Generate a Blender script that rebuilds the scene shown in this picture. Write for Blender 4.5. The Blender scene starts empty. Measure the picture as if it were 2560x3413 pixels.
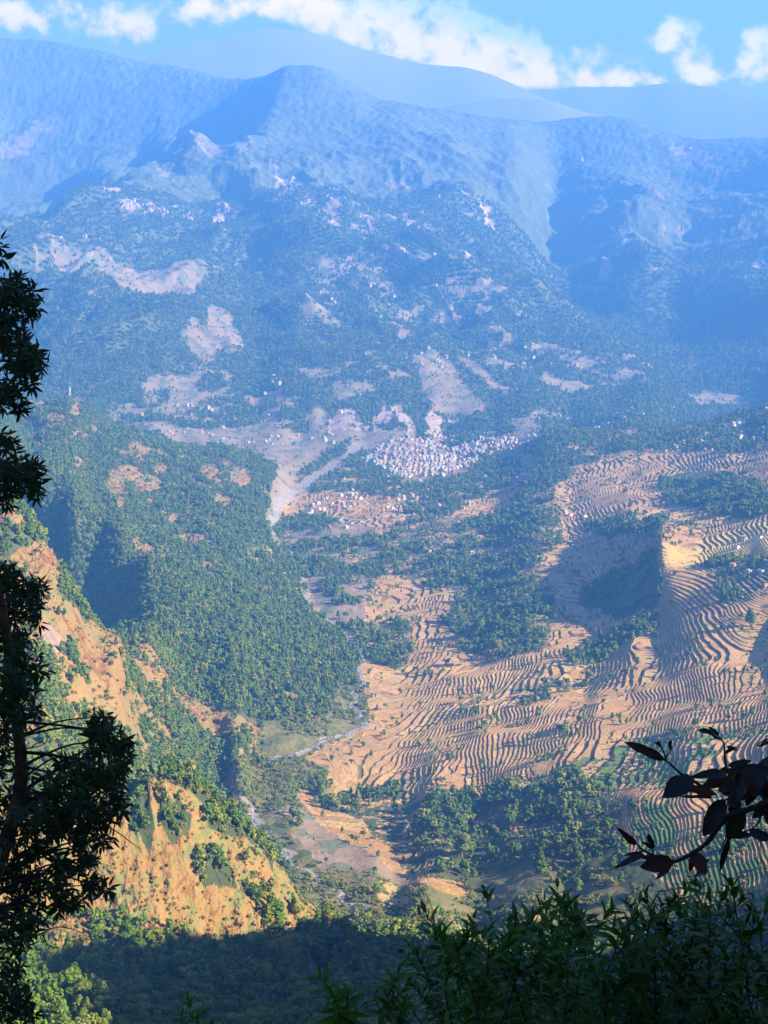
import bpy, math, random
import numpy as np
from mathutils import Vector

# ------------------------------------------------------------------ camera, sky, sun, exposure
scene = bpy.context.scene
COL = scene.collection
RAD = math.radians
FPX, PITCH = 5565.0, 10.64            # focal length in photo pixels (2560 wide), pitch down in degrees

cam_d = bpy.data.cameras.new('camera')
cam = bpy.data.objects.new('camera', cam_d)
COL.objects.link(cam)
cam.location = (0, 0, 0)
cam.rotation_euler = (RAD(90 - PITCH), 0, 0)
cam_d.sensor_fit = 'HORIZONTAL'
cam_d.sensor_width = 36.0
cam_d.lens = 36.0 * FPX / 2560.0
cam_d.clip_start = 0.1
cam_d.clip_end = 90000.0
scene.camera = cam

SUN_AZ, SUN_EL = 106.0, 27.5          # clockwise from the view direction
sunv = Vector((math.sin(RAD(SUN_AZ)) * math.cos(RAD(SUN_EL)), math.cos(RAD(SUN_AZ)) * math.cos(RAD(SUN_EL)), math.sin(RAD(SUN_EL))))
sun_d = bpy.data.lights.new('sun', 'SUN')
sun_d.energy = 5.0
sun_d.angle = RAD(0.5)
sun_d.color = (1.0, 0.83, 0.60)
sun = bpy.data.objects.new('sun', sun_d)
COL.objects.link(sun)
sun.rotation_euler = sunv.to_track_quat('Z', 'Y').to_euler()

scene.view_settings.view_transform = 'Standard'
scene.view_settings.look = 'None'
scene.view_settings.exposure = 2.38
scene.view_settings.gamma = 1.0

scene.cycles.use_denoising = True
scene.cycles.max_bounces = 6
scene.cycles.diffuse_bounces = 2
scene.cycles.glossy_bounces = 1
scene.cycles.transmission_bounces = 2
scene.cycles.transparent_max_bounces = 6
scene.cycles.volume_bounces = 1
scene.cycles.volume_max_steps = 8

HAZE_DENSITY = 1.05e-4
HAZE_COLOR = (0.105, 0.375, 0.97)

def ray(px, py):
    p = RAD(PITCH)
    a = (px - 1280.0) / FPX
    b = (1706.5 - py) / FPX
    return a, math.cos(p) + b * math.sin(p), -math.sin(p) + b * math.cos(p)

def at(px, py, d):
    """world point on the sight line of a photo pixel, at horizontal distance d"""
    x, y, z = ray(px, py)
    h = math.hypot(x, y)
    return Vector((x / h * d, y / h * d, z / h * d))

# world: Nishita sky plus cumulus over the ranges
world = bpy.data.worlds.new('World')
scene.world = world
world.use_nodes = True
wt = world.node_tree
wt.nodes.clear()

def N(tree, kind, **kw):
    n = tree.nodes.new(kind)
    for k, v in kw.items():
        setattr(n, k, v)
    return n

class G:
    """tiny maths-node writer"""
    def __init__(s, tree):
        s.t = tree
    def m(s, op, *a, clamp=False):
        n = N(s.t, 'ShaderNodeMath', operation=op)
        n.use_clamp = clamp
        for i, v in enumerate(a):
            if isinstance(v, (int, float)):
                n.inputs[i].default_value = v
            else:
                s.t.links.new(v, n.inputs[i])
        return n.outputs[0]
    def mix(s, f, a, b, mode='MIX'):
        n = N(s.t, 'ShaderNodeMix', data_type='RGBA', blend_type=mode)
        for sock, v in ((n.inputs[0], f), (n.inputs[6], a), (n.inputs[7], b)):
            if isinstance(v, (int, float)):
                sock.default_value = v
            elif isinstance(v, tuple):
                sock.default_value = (*v, 1.0)
            else:
                s.t.links.new(v, sock)
        return n.outputs[2]
    def ramp(s, f, stops):
        n = N(s.t, 'ShaderNodeValToRGB')
        e = n.color_ramp.elements
        while len(e) > 1:
            e.remove(e[-1])
        e[0].position = stops[0][0]
        e[0].color = (*stops[0][1], 1)
        for p, c in stops[1:]:
            x = e.new(p)
            x.color = (*c, 1)
        s.t.links.new(f, n.inputs[0])
        return n.outputs[0]
    def noise(s, vec, scale, detail=4, rough=0.5, out=0):
        n = N(s.t, 'ShaderNodeTexNoise')
        n.inputs['Scale'].default_value = scale
        n.inputs['Detail'].default_value = detail
        n.inputs['Roughness'].default_value = rough
        if vec is not None:
            s.t.links.new(vec, n.inputs['Vector'])
        return n.outputs[out]

g = G(wt)
sky = N(wt, 'ShaderNodeTexSky', sky_type='NISHITA')
sky.sun_disc = False
sky.sun_elevation = RAD(SUN_EL)
sky.sun_rotation = RAD(SUN_AZ)
sky.altitude = 1500
sky.air_density = 1.3
sky.dust_density = 0.4
sky.ozone_density = 3.0
tc = N(wt, 'ShaderNodeTexCoord')
sep = N(wt, 'ShaderNodeSeparateXYZ')
wt.links.new(tc.outputs['Generated'], sep.inputs[0])
ysafe = g.m('MAXIMUM', sep.outputs[1], 0.05)
ca = g.m('DIVIDE', sep.outputs[0], ysafe)          # tan azimuth
ce = g.m('DIVIDE', sep.outputs[2], ysafe)          # tan elevation
comb = N(wt, 'ShaderNodeCombineXYZ')
wt.links.new(ca, comb.inputs[0]); wt.links.new(ce, comb.inputs[1])
nz = g.noise(comb.outputs[0], 62, 7, 0.6)
nz2 = g.noise(comb.outputs[0], 26, 4, 0.5)
def cloud_field(du, dv):
    tot = None
    # (photo x, photo y, radius x, radius y, weight)
    blobs = [(120, 60, 110, 60, .8), (330, 50, 100, 65, .85), (440, 95, 65, 50, .9), (640, 40, 110, 55, .9), (830, 10, 130, 40, .7),
             (1000, 15, 140, 45, .8), (1130, 60, 110, 70, .9), (1280, 90, 120, 90, 1), (1430, 60, 130, 70, 1.1), (1560, 120, 130, 70, 1.1), (1700, 170, 130, 70, 1.1),
             (1790, 240, 110, 60, .9), (1600, 210, 130, 60, .8), (1450, 170, 170, 70, .8), (1975, 185, 48, 38, 1), (2100, 225, 48, 48, .8), (2040, 265, 70, 30, .5), (1960, 270, 60, 40, .5),
             (2225, 110, 62, 45, 1.15), (2285, 160, 62, 70, 1.15), (2330, 240, 60, 36, .6), (2530, 140, 75, 55, 1.15), (2510, 220, 90, 50, .7),
             (2420, 262, 200, 26, .45), (2160, 262, 110, 20, .45), (1900, 278, 160, 22, .45), (0, 30, 120, 60, .7)]
    for (bx, by, rx, ry, w) in blobs:
        x, y, z = ray(bx, by)
        u0, v0 = x / y, z / y
        ax = g.m('MULTIPLY', g.m('ADD', ca, -u0 + du), FPX / rx)
        ay = g.m('MULTIPLY', g.m('ADD', ce, -v0 + dv), FPX / ry)
        r2 = g.m('ADD', g.m('MULTIPLY', ax, ax), g.m('MULTIPLY', ay, ay))
        f = g.m('MULTIPLY', g.m('EXPONENT', g.m('MULTIPLY', r2, -0.8)), w)
        tot = f if tot is None else g.m('ADD', tot, f)
    return tot
cf = cloud_field(0, 0)
lump = g.m('ADD', g.m('MULTIPLY', g.m('SUBTRACT', nz, 0.5), 2.3), g.m('MULTIPLY', g.m('SUBTRACT', nz2, 0.5), 0.7))
dens = g.m('ADD', g.m('MINIMUM', g.m('MULTIPLY', cf, .85), 1.0), g.m('MULTIPLY', lump, g.m('MINIMUM', g.m('MULTIPLY', cf, 2.2), 1.25)))
mask = N(wt, 'ShaderNodeMapRange', interpolation_type='SMOOTHSTEP')
mask.inputs['From Min'].default_value = 0.28
mask.inputs['From Max'].default_value = 1.15
wt.links.new(dens, mask.inputs['Value'])
cf2 = cloud_field(-0.006, -0.010)                    # thicker towards the sun side = lit edge
lit = g.m('ADD', g.m('MULTIPLY', g.m('SUBTRACT', cf, cf2), 0.7), g.m('ADD', 0.62, g.m('MULTIPLY', lump, 0.45)), clamp=True)
CLOUD = 16.0
ccol = g.mix(lit, (0.60 * CLOUD, 0.50 * CLOUD, 0.62 * CLOUD), (1.30 * CLOUD, 0.74 * CLOUD, 0.86 * CLOUD))
# a clear blue cast of thin high air over the white horizon band of the model sky
skyc = g.mix(1.0, sky.outputs[0], (0.95, 0.64, 1.05), 'MULTIPLY')
final = g.mix(g.m('MULTIPLY', mask.outputs[0], 0.93), skyc, ccol)
bg = N(wt, 'ShaderNodeBackground')
bg.inputs['Strength'].default_value = 0.05
wo = N(wt, 'ShaderNodeOutputWorld')
wt.links.new(final, bg.inputs[0])
wt.links.new(bg.outputs[0], wo.inputs[0])

# ------------------------------------------------------------------ noise
rng = np.random.default_rng(7)
_P = np.concatenate([rng.permutation(256)] * 2).astype(np.int32)
_GX = np.cos(np.arange(256) * 2.39996).astype(np.float32)
_GY = np.sin(np.arange(256) * 2.39996).astype(np.float32)

def perlin(x, y, seed=0):
    x = (x + seed * 17.13).astype(np.float32); y = (y - seed * 9.71).astype(np.float32)
    xi = np.floor(x); yi = np.floor(y)
    xf = x - xi; yf = y - yi
    X = xi.astype(np.int32) & 255; Y = yi.astype(np.int32) & 255
    u = xf * xf * xf * (xf * (xf * 6 - 15) + 10); v = yf * yf * yf * (yf * (yf * 6 - 15) + 10)
    a = _P[X] + Y; b = _P[(X + 1) & 255] + Y
    h00 = _P[a]; h01 = _P[a + 1 & 511]; h10 = _P[b]; h11 = _P[b + 1 & 511]
    n00 = _GX[h00] * xf + _GY[h00] * yf
    n10 = _GX[h10] * (xf - 1) + _GY[h10] * yf
    n01 = _GX[h01] * xf + _GY[h01] * (yf - 1)
    n11 = _GX[h11] * (xf - 1) + _GY[h11] * (yf - 1)
    a0 = n00 + u * (n10 - n00); a1 = n01 + u * (n11 - n01)
    return (a0 + v * (a1 - a0)) * 1.5

def fbm(x, y, wl, octs=4, gain=0.5, seed=0, ridged=False):
    tot = 0; amp = 1.0; norm = 0
    for i in range(octs):
        n = perlin(x / wl, y / wl, seed + i * 3)
        if ridged:
            n = 1 - 2 * np.abs(n)
        tot = tot + n * amp
        norm += amp
        amp *= gain; wl *= 0.5
    return tot / norm

def sm(x, a, b):
    t = np.clip((x - a) / (b - a), 0, 1)
    return t * t * (3 - 2 * t)

# ------------------------------------------------------------------ relief: surveyed points (photo x, photo y, distance), ('z', x, height, distance) for hidden ones
CP = []
def P(*pts):
    for p in pts:
        CP.append(p)
# river line (x, y, height)
RIV = [(1600, 3120, -596), (1330, 3060, -600), (1200, 3010, -604), (1100, 2950, -610), (1000, 2880, -615), (900, 2790, -622), (850, 2750, -626), (840, 2700, -630), (765, 2640, -634), (752, 2590, -636), (830, 2540, -642),
       (920, 2520, -645), (1010, 2500, -647), (1100, 2450, -651), (1210, 2415, -655), (1195, 2370, -659), (1180, 2320, -662), (1205, 2255, -666),
       (1190, 2150, -672), (1110, 2080, -677), (1050, 2030, -680), (1020, 1975, -683), (1010, 1900, -687), (960, 1830, -690), (905, 1770, -694), (930, 1700, -698), (970, 1650, -701), (1060, 1590, -705), (1150, 1525, -709), (1210, 1480, -712)]
def tanel(px, py):
    x, y, z = ray(px, py)
    return z / math.hypot(x, y)
for (a, b, z) in RIV:
    P((a, b, z / tanel(a, b)))
# foreground spur: crest, upper face, lower face, foot, hidden lee side, read every 45 px
FS = [(-40, 2660, 850), (200, 2690, 870), (300, 2655, 880), (420, 2640, 885), (520, 2572, 895), (620, 2575, 905), (700, 2640, 915), (780, 2715, 922), (850, 2795, 930), (900, 2850, 934), (950, 2905, 936), (985, 2975, 936), (1060, 3040, 935), (1130, 3085, 930)]
_fx = [p[0] for p in FS]
for a in range(-40, 1131, 45):
    yc = float(np.interp(a, _fx, [p[1] for p in FS])); dc = float(np.interp(a, _fx, [p[2] for p in FS]))
    yb = 3110.0
    P((a, yc, dc), (a, yc + (yb - yc) * .4, dc - 18), (a, yc + (yb - yc) * .75, dc - 36), (a, yb + 10, dc - 70))
    zc = dc * tanel(a, yc)
    P(('z', a, zc - 32, dc + 45), ('z', a, max(zc - 120, -585), dc + 150))
P((300, 3250, 700), (0, 3250, 690), (700, 3250, 760), (1100, 3250, 830), (1600, 3250, 920), (2200, 3350, 950), (300, 3400, 540), (900, 3400, 610), (1600, 3400, 700), (2300, 3413, 830))
P(('z', 300, -450, 1160), ('z', 520, -510, 1160), ('z', 700, -570, 1200), ('z', 850, -595, 1250), ('z', 0, -410, 1020))
# near left spur and its slope
P((0, 1650, 1700), (60, 1690, 1650), (120, 1790, 1620), (180, 1865, 1600), (220, 1950, 1580), (260, 2020, 1580), (400, 2080, 1620), (500, 2150, 1950),
  (400, 2200, 1650), (300, 2200, 1500), (200, 2200, 1400), (0, 2200, 1300), (0, 1900, 1500), (100, 2000, 1480), (600, 2500, 1700), (800, 2500, 1800), (950, 2450, 1960), (1100, 2350, 2120), (450, 2500, 1500), (300, 2500, 1300),
  (150, 2400, 1200), (0, 2400, 1130), (600, 2300, 2000), (450, 2350, 1640), (800, 2350, 1990), (950, 2300, 2130))
# forest slope
P((600, 2100, 2250), (800, 2200, 2150), (1000, 2200, 2300), (1120, 2200, 2380), (800, 2000, 2550), (950, 2000, 2730), (600, 1950, 2500), (500, 1980, 2450), (600, 1850, 2800), (700, 1900, 2750), (850, 1900, 2950), (1000, 2100, 2520))
# shaded ridge
P((30, 1520, 3150), (130, 1600, 3000), (250, 1700, 2850), (400, 1812, 2700), (480, 1880, 2620), (520, 1932, 2545), (60, 1750, 2965), (60, 1900, 2870), (120, 1700, 2960), (120, 1800, 2895), (120, 1900, 2830), (200, 1750, 2880), (200, 1850, 2815), (200, 1950, 2755),
  (300, 1800, 2790), (300, 1850, 2762), (300, 1900, 2735), (300, 1960, 2695), (400, 1870, 2695), (400, 1900, 2680), (400, 1945, 2640), (460, 1910, 2636), (450, 1950, 2604),
  ('z', 0, -640, 2750), ('z', 200, -655, 2560), ('z', 350, -625, 2400), ('z', 450, -575, 2200), ('z', 0, -620, 2500), ('z', 200, -470, 1820), ('z', 0, -420, 1950), ('z', 330, -490, 1850))
# second spur
P((0, 1382, 4000), (100, 1350, 4100), (230, 1328, 4200), (300, 1370, 4200), (450, 1440, 4150), (600, 1490, 4100), (750, 1520, 4050), (880, 1570, 4000), (930, 1650, 3800), (880, 1750, 3400), (100, 1450, 3800),
  (300, 1500, 3700), (500, 1600, 3500), (700, 1700, 3330), (800, 1800, 3170), (600, 1800, 3050), (100, 1550, 3300), (300, 1650, 3150), (480, 1780, 2950),
  ('z', 0, -640, 4700), ('z', 230, -650, 4700), ('z', 450, -680, 4600), ('z', 600, -690, 4500))
# valley flats and town
P((300, 1400, 5000), (500, 1430, 4950), (700, 1430, 5150), (800, 1500, 4700), (650, 1475, 4800), (1000, 1520, 4550), (1000, 1450, 5100), (1250, 1560, 4400), (1500, 1560, 4380), (1300, 1500, 4720), (1600, 1480, 4850),
  (1500, 1440, 5200), (1900, 1420, 5400), (2300, 1390, 5700), (2560, 1378, 5900), (100, 1330, 5400), (1100, 1650, 3950), (1100, 1800, 3350))
# right side of the valley
P((2200, 1835, 2510), (2190, 1900, 2480), (2180, 1960, 2445), (2050, 1950, 2640), (2110, 2040, 2430), (1950, 1950, 2700), (2200, 2000, 2390), (2560, 1850, 2430), (2400, 1750, 2720), (2400, 2000, 2290), (2400, 2150, 2105), (2300, 2100, 2200), (2300, 2250, 2000), (2560, 1650, 2900), (2200, 1720, 3000), (2080, 1830, 2760), (2000, 1750, 3100), (1800, 1800, 3050),
  (1500, 1800, 3250), (1300, 1800, 3320), (1600, 2000, 2750), (1300, 2000, 2820), (1850, 2020, 2560), (2120, 2130, 2225), (2000, 2100, 2380), (2100, 2300, 1995), (1950, 2280, 2080), (1300, 2200, 2400), (1600, 2200, 2330), (1900, 2200, 2190), (2200, 2200, 2120), (2560, 2150, 2095), (1300, 2400, 2060),
  (1600, 2400, 1960), (2000, 2400, 1850), (2300, 2400, 1790), (2560, 2400, 1725), (1200, 2600, 1820), (1500, 2600, 1745), (1900, 2600, 1640), (2300, 2600, 1555), (2560, 2600, 1500), (1300, 2750, 1640), (1050, 2700, 1690),
  (1400, 2850, 1530), (1250, 2880, 1490), (1500, 1650, 3800), (1300, 1620, 4000), (1700, 1650, 3700), (1900, 1650, 3500), (2100, 1600, 3550), (2300, 1650, 3200), (1900, 1500, 4000), (2100, 1480, 4000),
  (2300, 1480, 3900), (2500, 1450, 3900), (1830, 1465, 4300), (1900, 1442, 4350), (2100, 1430, 4350), (2300, 1415, 4350), (2450, 1380, 4300), (2560, 1350, 4250),
  ('z', 1900, -690, 4900), ('z', 2300, -700, 4950), ('z', 2560, -690, 5000))
# bowl below the terraces
P((1450, 2700, 1640), (1500, 2800, 1560), (1700, 2700, 1600), (1700, 2800, 1520), (1700, 2900, 1450), (1900, 2700, 1560), (1900, 2800, 1480), (1900, 2900, 1420), (1900, 3000, 1350), (2500, 3300, 1050), (2100, 3300, 1130), (1600, 2950, 1440), (1400, 2900, 1480),
  (1400, 2960, 1390), (1500, 3000, 1370), (1700, 3080, 1280), (1300, 3100, 1190), (1250, 3150, 980), (1500, 3160, 990))
for a in range(2110, 2700, 80):
    for b in range(2700, 3151, 75):
        x, y, z = ray(a, b); h = math.hypot(x, y)
        P((a, b, (-572 - .33 * 196 + .05 * 1315) / (z / h - .33 * x / h + .05 * y / h)))
# far mountain wall
P((0, 755, 8600), (250, 640, 9000), (420, 550, 9400), (500, 510, 9600), (640, 480, 9700), (780, 450, 9900), (900, 400, 10200), (960, 320, 10700), (1000, 225, 11200),
  ('z', 0, -400, 10300), ('z', 250, -200, 10400), ('z', 500, 0, 10600), ('z', 780, 250, 10700),
  (1760, 500, 10650), (1745, 600, 10000), (1735, 670, 9500), (1720, 760, 8900), (1710, 850, 8300), (1705, 930, 7750), (1705, 1000, 7300), (1770, 1040, 7080), (1850, 1080, 6900), (1925, 1115, 6750), (2000, 1150, 6600), (2090, 1195, 6450), (2180, 1240, 6300), (2215, 1295, 6100), (2250, 1350, 5900),
  (1900, 1200, 6150), (1900, 1300, 5800), (1400, 1350, 5450), (1650, 1350, 5500), (2050, 1330, 5800), (860, 1370, 5450), (600, 1370, 5400), (1100, 1370, 5350))
def table(cols, rows, xs, ys):
    for y_ in ys:
        r_ = [float(np.interp(y_, [q[0] for q in rows], [q[1][k] for q in rows])) for k in range(len(cols))]
        for x_ in xs:
            P((x_, y_, float(np.interp(x_, cols, r_))))
A_ = [(500, (9900, 9800, 9700, 9650, 9750, 10000, 10550)), (600, (9300, 9050, 9250, 9050, 9100, 9300, 9950)), (700, (8750, 8450, 8850, 8400, 8500, 8650, 9200)), (800, (8200, 7900, 8350, 7800, 7900, 8000, 8600)), (900, (7700, 7350, 7800, 7250, 7350, 7450, 7850)),
      (1000, (7200, 6800, 7250, 6700, 6800, 6900, 7230)), (1100, (6750, 6350, 6600, 6200, 6250, 6450, 6550)), (1200, (6300, 5950, 6100, 5900, 5850, 6000, 6050)), (1300, (5900, 5680, 5700, 5520, 5540, 5600, 5650))]
cA = (0, 400, 850, 1000, 1200, 1500, 1700)
table(cA, A_, range(0, 1651, 75), (1300, 1230, 1160, 1090, 1020, 950, 880, 820))
table(cA, A_, range(225, 1651, 75), (740,)); table(cA, A_, range(375, 1651, 75), (660,)); table(cA, A_, range(525, 1701, 75), (580,)); table(cA, A_, range(825, 1701, 75), (505,))
table((900, 1200, 1500, 1700), [(430, (10350, 10350, 10750, 11050))], range(950, 1251, 75), (430,))
B_ = [(300, (12600, 12500, 12300, 12100, 11900, 11400)), (400, (12200, 12050, 11900, 11800, 11300, 11000)), (500, (11850, 11750, 11500, 11200, 10900, 10800)), (600, (11500, 11450, 11000, 10800, 10600, 10500)), (680, (11200, 11200, 11000, 10800, 10600, 10500))]
cB = (0, 200, 400, 600, 800, 960)
table(cB, B_, range(0, 901, 75), (290,)); table(cB, B_, range(0, 826, 75), (360,)); table(cB, B_, range(0, 676, 75), (430,)); table(cB, B_, range(0, 376, 75), (500, )); table(cB, B_, range(0, 226, 75), (570, 630))
C_ = [(500, (11100, 10900, 10800, 10900, 10750, 10500)), (600, (10800, 10250, 10100, 10350, 10150, 9800)), (700, (10500, 9750, 9500, 9850, 9600, 9250)), (800, (10050, 9250, 8950, 9350, 9050, 8700)), (900, (9450, 8800, 8400, 8800, 8450, 8250)), (1000, (8850, 8350, 7950, 8200, 7950, 7750)), (1100, (8000, 7950, 7700, 7700, 7450, 7250)), (1200, (7500, 7500, 7400, 7150, 6950, 6800)), (1280, (7000, 7000, 7000, 6800, 6650, 6450))]
cC = (1800, 2020, 2150, 2270, 2420, 2560)
table(cC, C_, range(1835, 2561, 72), (500, 570, 640, 710, 790, 870)); table(cC, C_, range(1880, 2561, 75), (950,)); table(cC, C_, range(1960, 2561, 75), (1020,)); table(cC, C_, range(2110, 2561, 75), (1090,)); table(cC, C_, range(2260, 2561, 75), (1160,)); table(cC, C_, range(2340, 2561, 75), (1230,)); table(cC, C_, range(2480, 2561, 75), (1290,))
SKY = [(-60, 120, 13200), (0, 122, 13200), (90, 122, 13200), (190, 135, 13150), (280, 163, 13050), (380, 180, 12950), (440, 208, 12900), (520, 220, 12800), (640, 232, 12600), (720, 260, 12400), (800, 258, 12000), (880, 240, 11700), (950, 222, 11400), (1030, 216, 11200), (1110, 240, 11200), (1170, 285, 11200),
       (1250, 330, 11250), (1400, 362, 11300), (1540, 385, 11400), (1650, 398, 11400), (1760, 403, 11400), (1850, 392, 11500), (1960, 380, 11500), (2080, 385, 11500), (2160, 412, 11400), (2250, 445, 11200), (2320, 460, 11100), (2400, 455, 11000), (2460, 450, 11000), (2560, 456, 10900), (2640, 460, 10900)]
CP = [p for p in CP if not (len(p) == 3 and any(p == q for q in SKY))]
for a in range(-60, 2641, 36):
    yc, dc = (float(np.interp(a, [q[0] for q in SKY], [q[k] for q in SKY])) for k in (1, 2))
    yc -= 17 - 12 * (a > 1200)
    zc = dc * tanel(a, yc)
    P((a, yc, dc), ('z', a, zc - 110, dc * 1.045), ('z', a, zc * .4 + 20, dc * 1.2))
for a in (0, 300, 600, 900, 1200, 1500, 1800, 2100, 2400, 2560):
    pass

def polar_cp(deg, d, z):
    CP.append(('p', RAD(deg), z, d))
for dg in (-13, -7, 0, 7, 13):
    for d, t in ((300, -.575), (100, -.64), (30, -.70), (8, -.78), (3, -.85)):
        polar_cp(dg, d, t * d)
# beyond the frame, left: the spurs climb; right: a shoulder that shades the near ground; behind: the hill we stand on
for dg, d, z in ((-17, 800, -250), (-17, 1500, -250), (-17, 2300, -330), (-18, 4000, -300), (-18, 7000, -300), (-18, 9500, 300), (-18, 13000, 1200), (-35, 800, -120), (-35, 2000, 100), (-40, 5000, 300), (-35, 12000, 1100), (-70, 600, 50), (-70, 2500, 500), (-70, 12000, 900),
                 (17, 1150, -480), (17, 1500, -500), (17, 2100, -480), (17, 3000, -420), (18, 4300, -420), (18, 6500, -720), (18, 9000, -50), (18, 11500, 450), (30, 1700, -400), (30, 2500, -340), (35, 4500, -150), (35, 9000, 100), (35, 12000, 600),
                 (20, 800, -370), (31.6, 894, -160), (34.3, 842, -72), (37.6, 745, -28), (43, 700, -10), (30, 1000, -290), (36, 1010, -240), (20, 500, -230), (38, 480, -60), (50, 500, 10), (30, 1150, -430), (38, 1364, -310), (42, 1150, -230), (50, 1300, -270), (60, 1700, -160), (70, 2500, 200), (75, 900, 60), (70, 12000, 800), (60, 200, -30), (30, 200, -95),
                 (106, 40, 26), (106, 90, 58), (106, 180, 110), (90, 100, 48), (90, 400, 170), (90, 1200, 200), (130, 50, 10), (130, 300, 140), (130, 1500, 300), (180, 50, 12), (180, 300, 150), (180, 2000, 500), (-90, 50, 5), (-90, 300, 30), (-130, 50, 10), (-130, 300, 120), (-130, 2000, 400),
                 (120, 12000, 900), (180, 12000, 900), (-120, 12000, 900), (-45, 100, -50), (-45, 300, -100), (45, 50, -25), (-45, 20, -12), (90, 10, -2), (180, 5, -1.2), (-90, 10, -3), (180, 2.5, -1.7), (0, 2.2, -1.7), (90, 2.5, -1.7), (-90, 2.5, -1.7)):
    polar_cp(dg, d, z)

K = 8.0
cth, cs, ct = [], [], []
for p in CP:
    if p[0] == 'z':
        a, y, _ = ray(p[1], 1500)
        cth.append(math.atan2(a, y)); cs.append(math.log(p[3])); ct.append(p[2] / p[3])
    elif p[0] == 'p':
        cth.append(p[1]); cs.append(math.log(p[3])); ct.append(p[2] / p[3])
    else:
        x, y, z = ray(p[0], p[1])
        cth.append(math.atan2(x, y)); cs.append(math.log(p[2])); ct.append(z / math.hypot(x, y))
cth = np.array(cth); cs = np.array(cs); ct = np.array(ct)
cpos = np.stack([K * np.cos(cth), K * np.sin(cth), cs], 1)
C2 = 0.04 ** 2
D = np.sqrt(((cpos[:, None] - cpos[None]) ** 2).sum(2) + C2)
n = len(ct)
A = np.zeros((n + 1, n + 1)); A[:n, :n] = D - np.eye(n) * 0.004; A[n, :n] = 1; A[:n, n] = 1
W = np.linalg.solve(A, np.append(ct, 0))

# grid: fine inside the view, coarse round the back
QT = 1.0
fine = np.linspace(-0.262, 0.262, int(1500 * QT))
side = 0.262 + (np.linspace(0, 1, 90)[1:] ** 2.2) * (math.pi - 0.262)
TH = np.concatenate([-side[::-1], fine, side])
def seg(a, b, st):
    return np.arange(math.log(a), math.log(b), st / QT)
S = np.concatenate([seg(2.2, 300, .06), seg(300, 720, .003), seg(720, 960, .0010), seg(960, 1200, .0026), seg(1200, 3500, .00135), seg(3500, 13300, .0028), seg(13300, 17500, .02)])
NR, NC = len(S), len(TH)
print('grid', NR, NC, NR * NC, 'cp', n)
colp = ((np.stack([K * np.cos(TH), K * np.sin(TH)], 1)[:, None, :] - cpos[None, :, :2]) ** 2).sum(2).astype(np.float32)
rowp = ((S[:, None] - cpos[None, :, 2]) ** 2).astype(np.float32) + C2
w32 = W[:n].astype(np.float32)
# solved on every second row and column, filled in between
rI = np.unique(np.append(np.arange(0, NR, 2), NR - 1)); cI = np.unique(np.append(np.arange(0, NC, 2), NC - 1))
Tc = np.empty((len(rI), len(cI)), np.float32)
for i in range(0, len(rI), 16):
    Tc[i:i + 16] = np.sqrt(rowp[rI[i:i + 16], None, :] + colp[cI][None]) @ w32
Tc += float(W[n])
def fill(a, src, dst):
    k = np.clip(np.searchsorted(src, dst, side='right') - 1, 0, len(src) - 2)
    f = ((dst - src[k]) / (src[k + 1] - src[k])).astype(np.float32)[:, None]
    return a[k] * (1 - f) + a[k + 1] * f
# the far slopes are worn smooth before their spurs are cut
def worn(a, k):
    ker = np.exp(-.5 * (np.arange(-2 * k, 2 * k + 1) / (k * .8)) ** 2); ker /= ker.sum()
    p_ = np.pad(a, ((0, 0), (2 * k, 2 * k)), 'edge'); out = np.zeros_like(a)
    for j_, w_ in enumerate(ker):
        out += p_[:, j_:j_ + a.shape[1]] * np.float32(w_)
    return out
cf0, cf1 = np.searchsorted(cI, np.searchsorted(TH, [-.262, .262]))
blk = Tc[:, cf0:cf1]
sblk = worn(worn(blk, 9).T.copy(), 2).T
fz = sm(S[rI], math.log(5400), math.log(6100)).astype(np.float32)[:, None]
Tc[:, cf0:cf1] = blk * (1 - fz) + sblk * fz
T = fill(fill(Tc, S[rI], S).T.copy(), TH[cI], TH).T.copy()
DD = np.exp(S)[:, None].astype(np.float32)
X = DD * np.sin(TH)[None].astype(np.float32)
Y = DD * np.cos(TH)[None].astype(np.float32)
Z = T * DD
THG = np.broadcast_to(TH[None].astype(np.float32), Z.shape)
SG = np.broadcast_to(S[:, None].astype(np.float32), Z.shape)

# ---- sight-line lookups on the smooth relief (photo pixel -> place on the ground)
TH0 = TH.copy()
def hit(px, py, smin=None):
    x, y, z = ray(px, py)
    th = math.atan2(x, y); t = z / math.hypot(x, y)
    c = int(np.searchsorted(TH0, th)); c = min(max(c, 1), NC - 1)
    col = T0[:, c]
    r0 = 0 if smin is None else int(np.searchsorted(S, math.log(smin)))
    m = col[r0:] >= t
    if not m.any():
        r = int(np.argmax(col))
    else:
        r = r0 + int(np.argmax(m))
    return th, float(S[r]), r, c

T0 = T.copy()
def zone(poly, scale=1.0, ox=0, oy=0, warp=0.5, smin=None):
    """soft 0/1 map over the ground of a patch whose outline was read off the photograph"""
    pts = [hit(ox + p[0] * scale, oy + p[1] * scale, smin)[:2] for p in poly]
    pth = np.array([p[0] for p in pts]); ps = np.array([p[1] for p in pts])
    a, b = np.searchsorted(S, [ps.min() - .06, ps.max() + .06]); c, d = np.searchsorted(TH, [pth.min() - .02, pth.max() + .02])
    out = (slice(a, b), slice(c, d))
    th = THG[out] + WARPX[out] * 0.0035 * warp
    s = SG[out] + WARPY[out] * 0.022 * warp
    ins = np.zeros(th.shape, bool)
    j = len(pts) - 1
    for i in range(len(pts)):
        xi, yi, xj, yj = pth[i], ps[i], pth[j], ps[j]
        if yi != yj:
            ins ^= ((yi > s) != (yj > s)) & (th < (xj - xi) * (s - yi) / (yj - yi) + xi)
        j = i
    return out, ins
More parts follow.
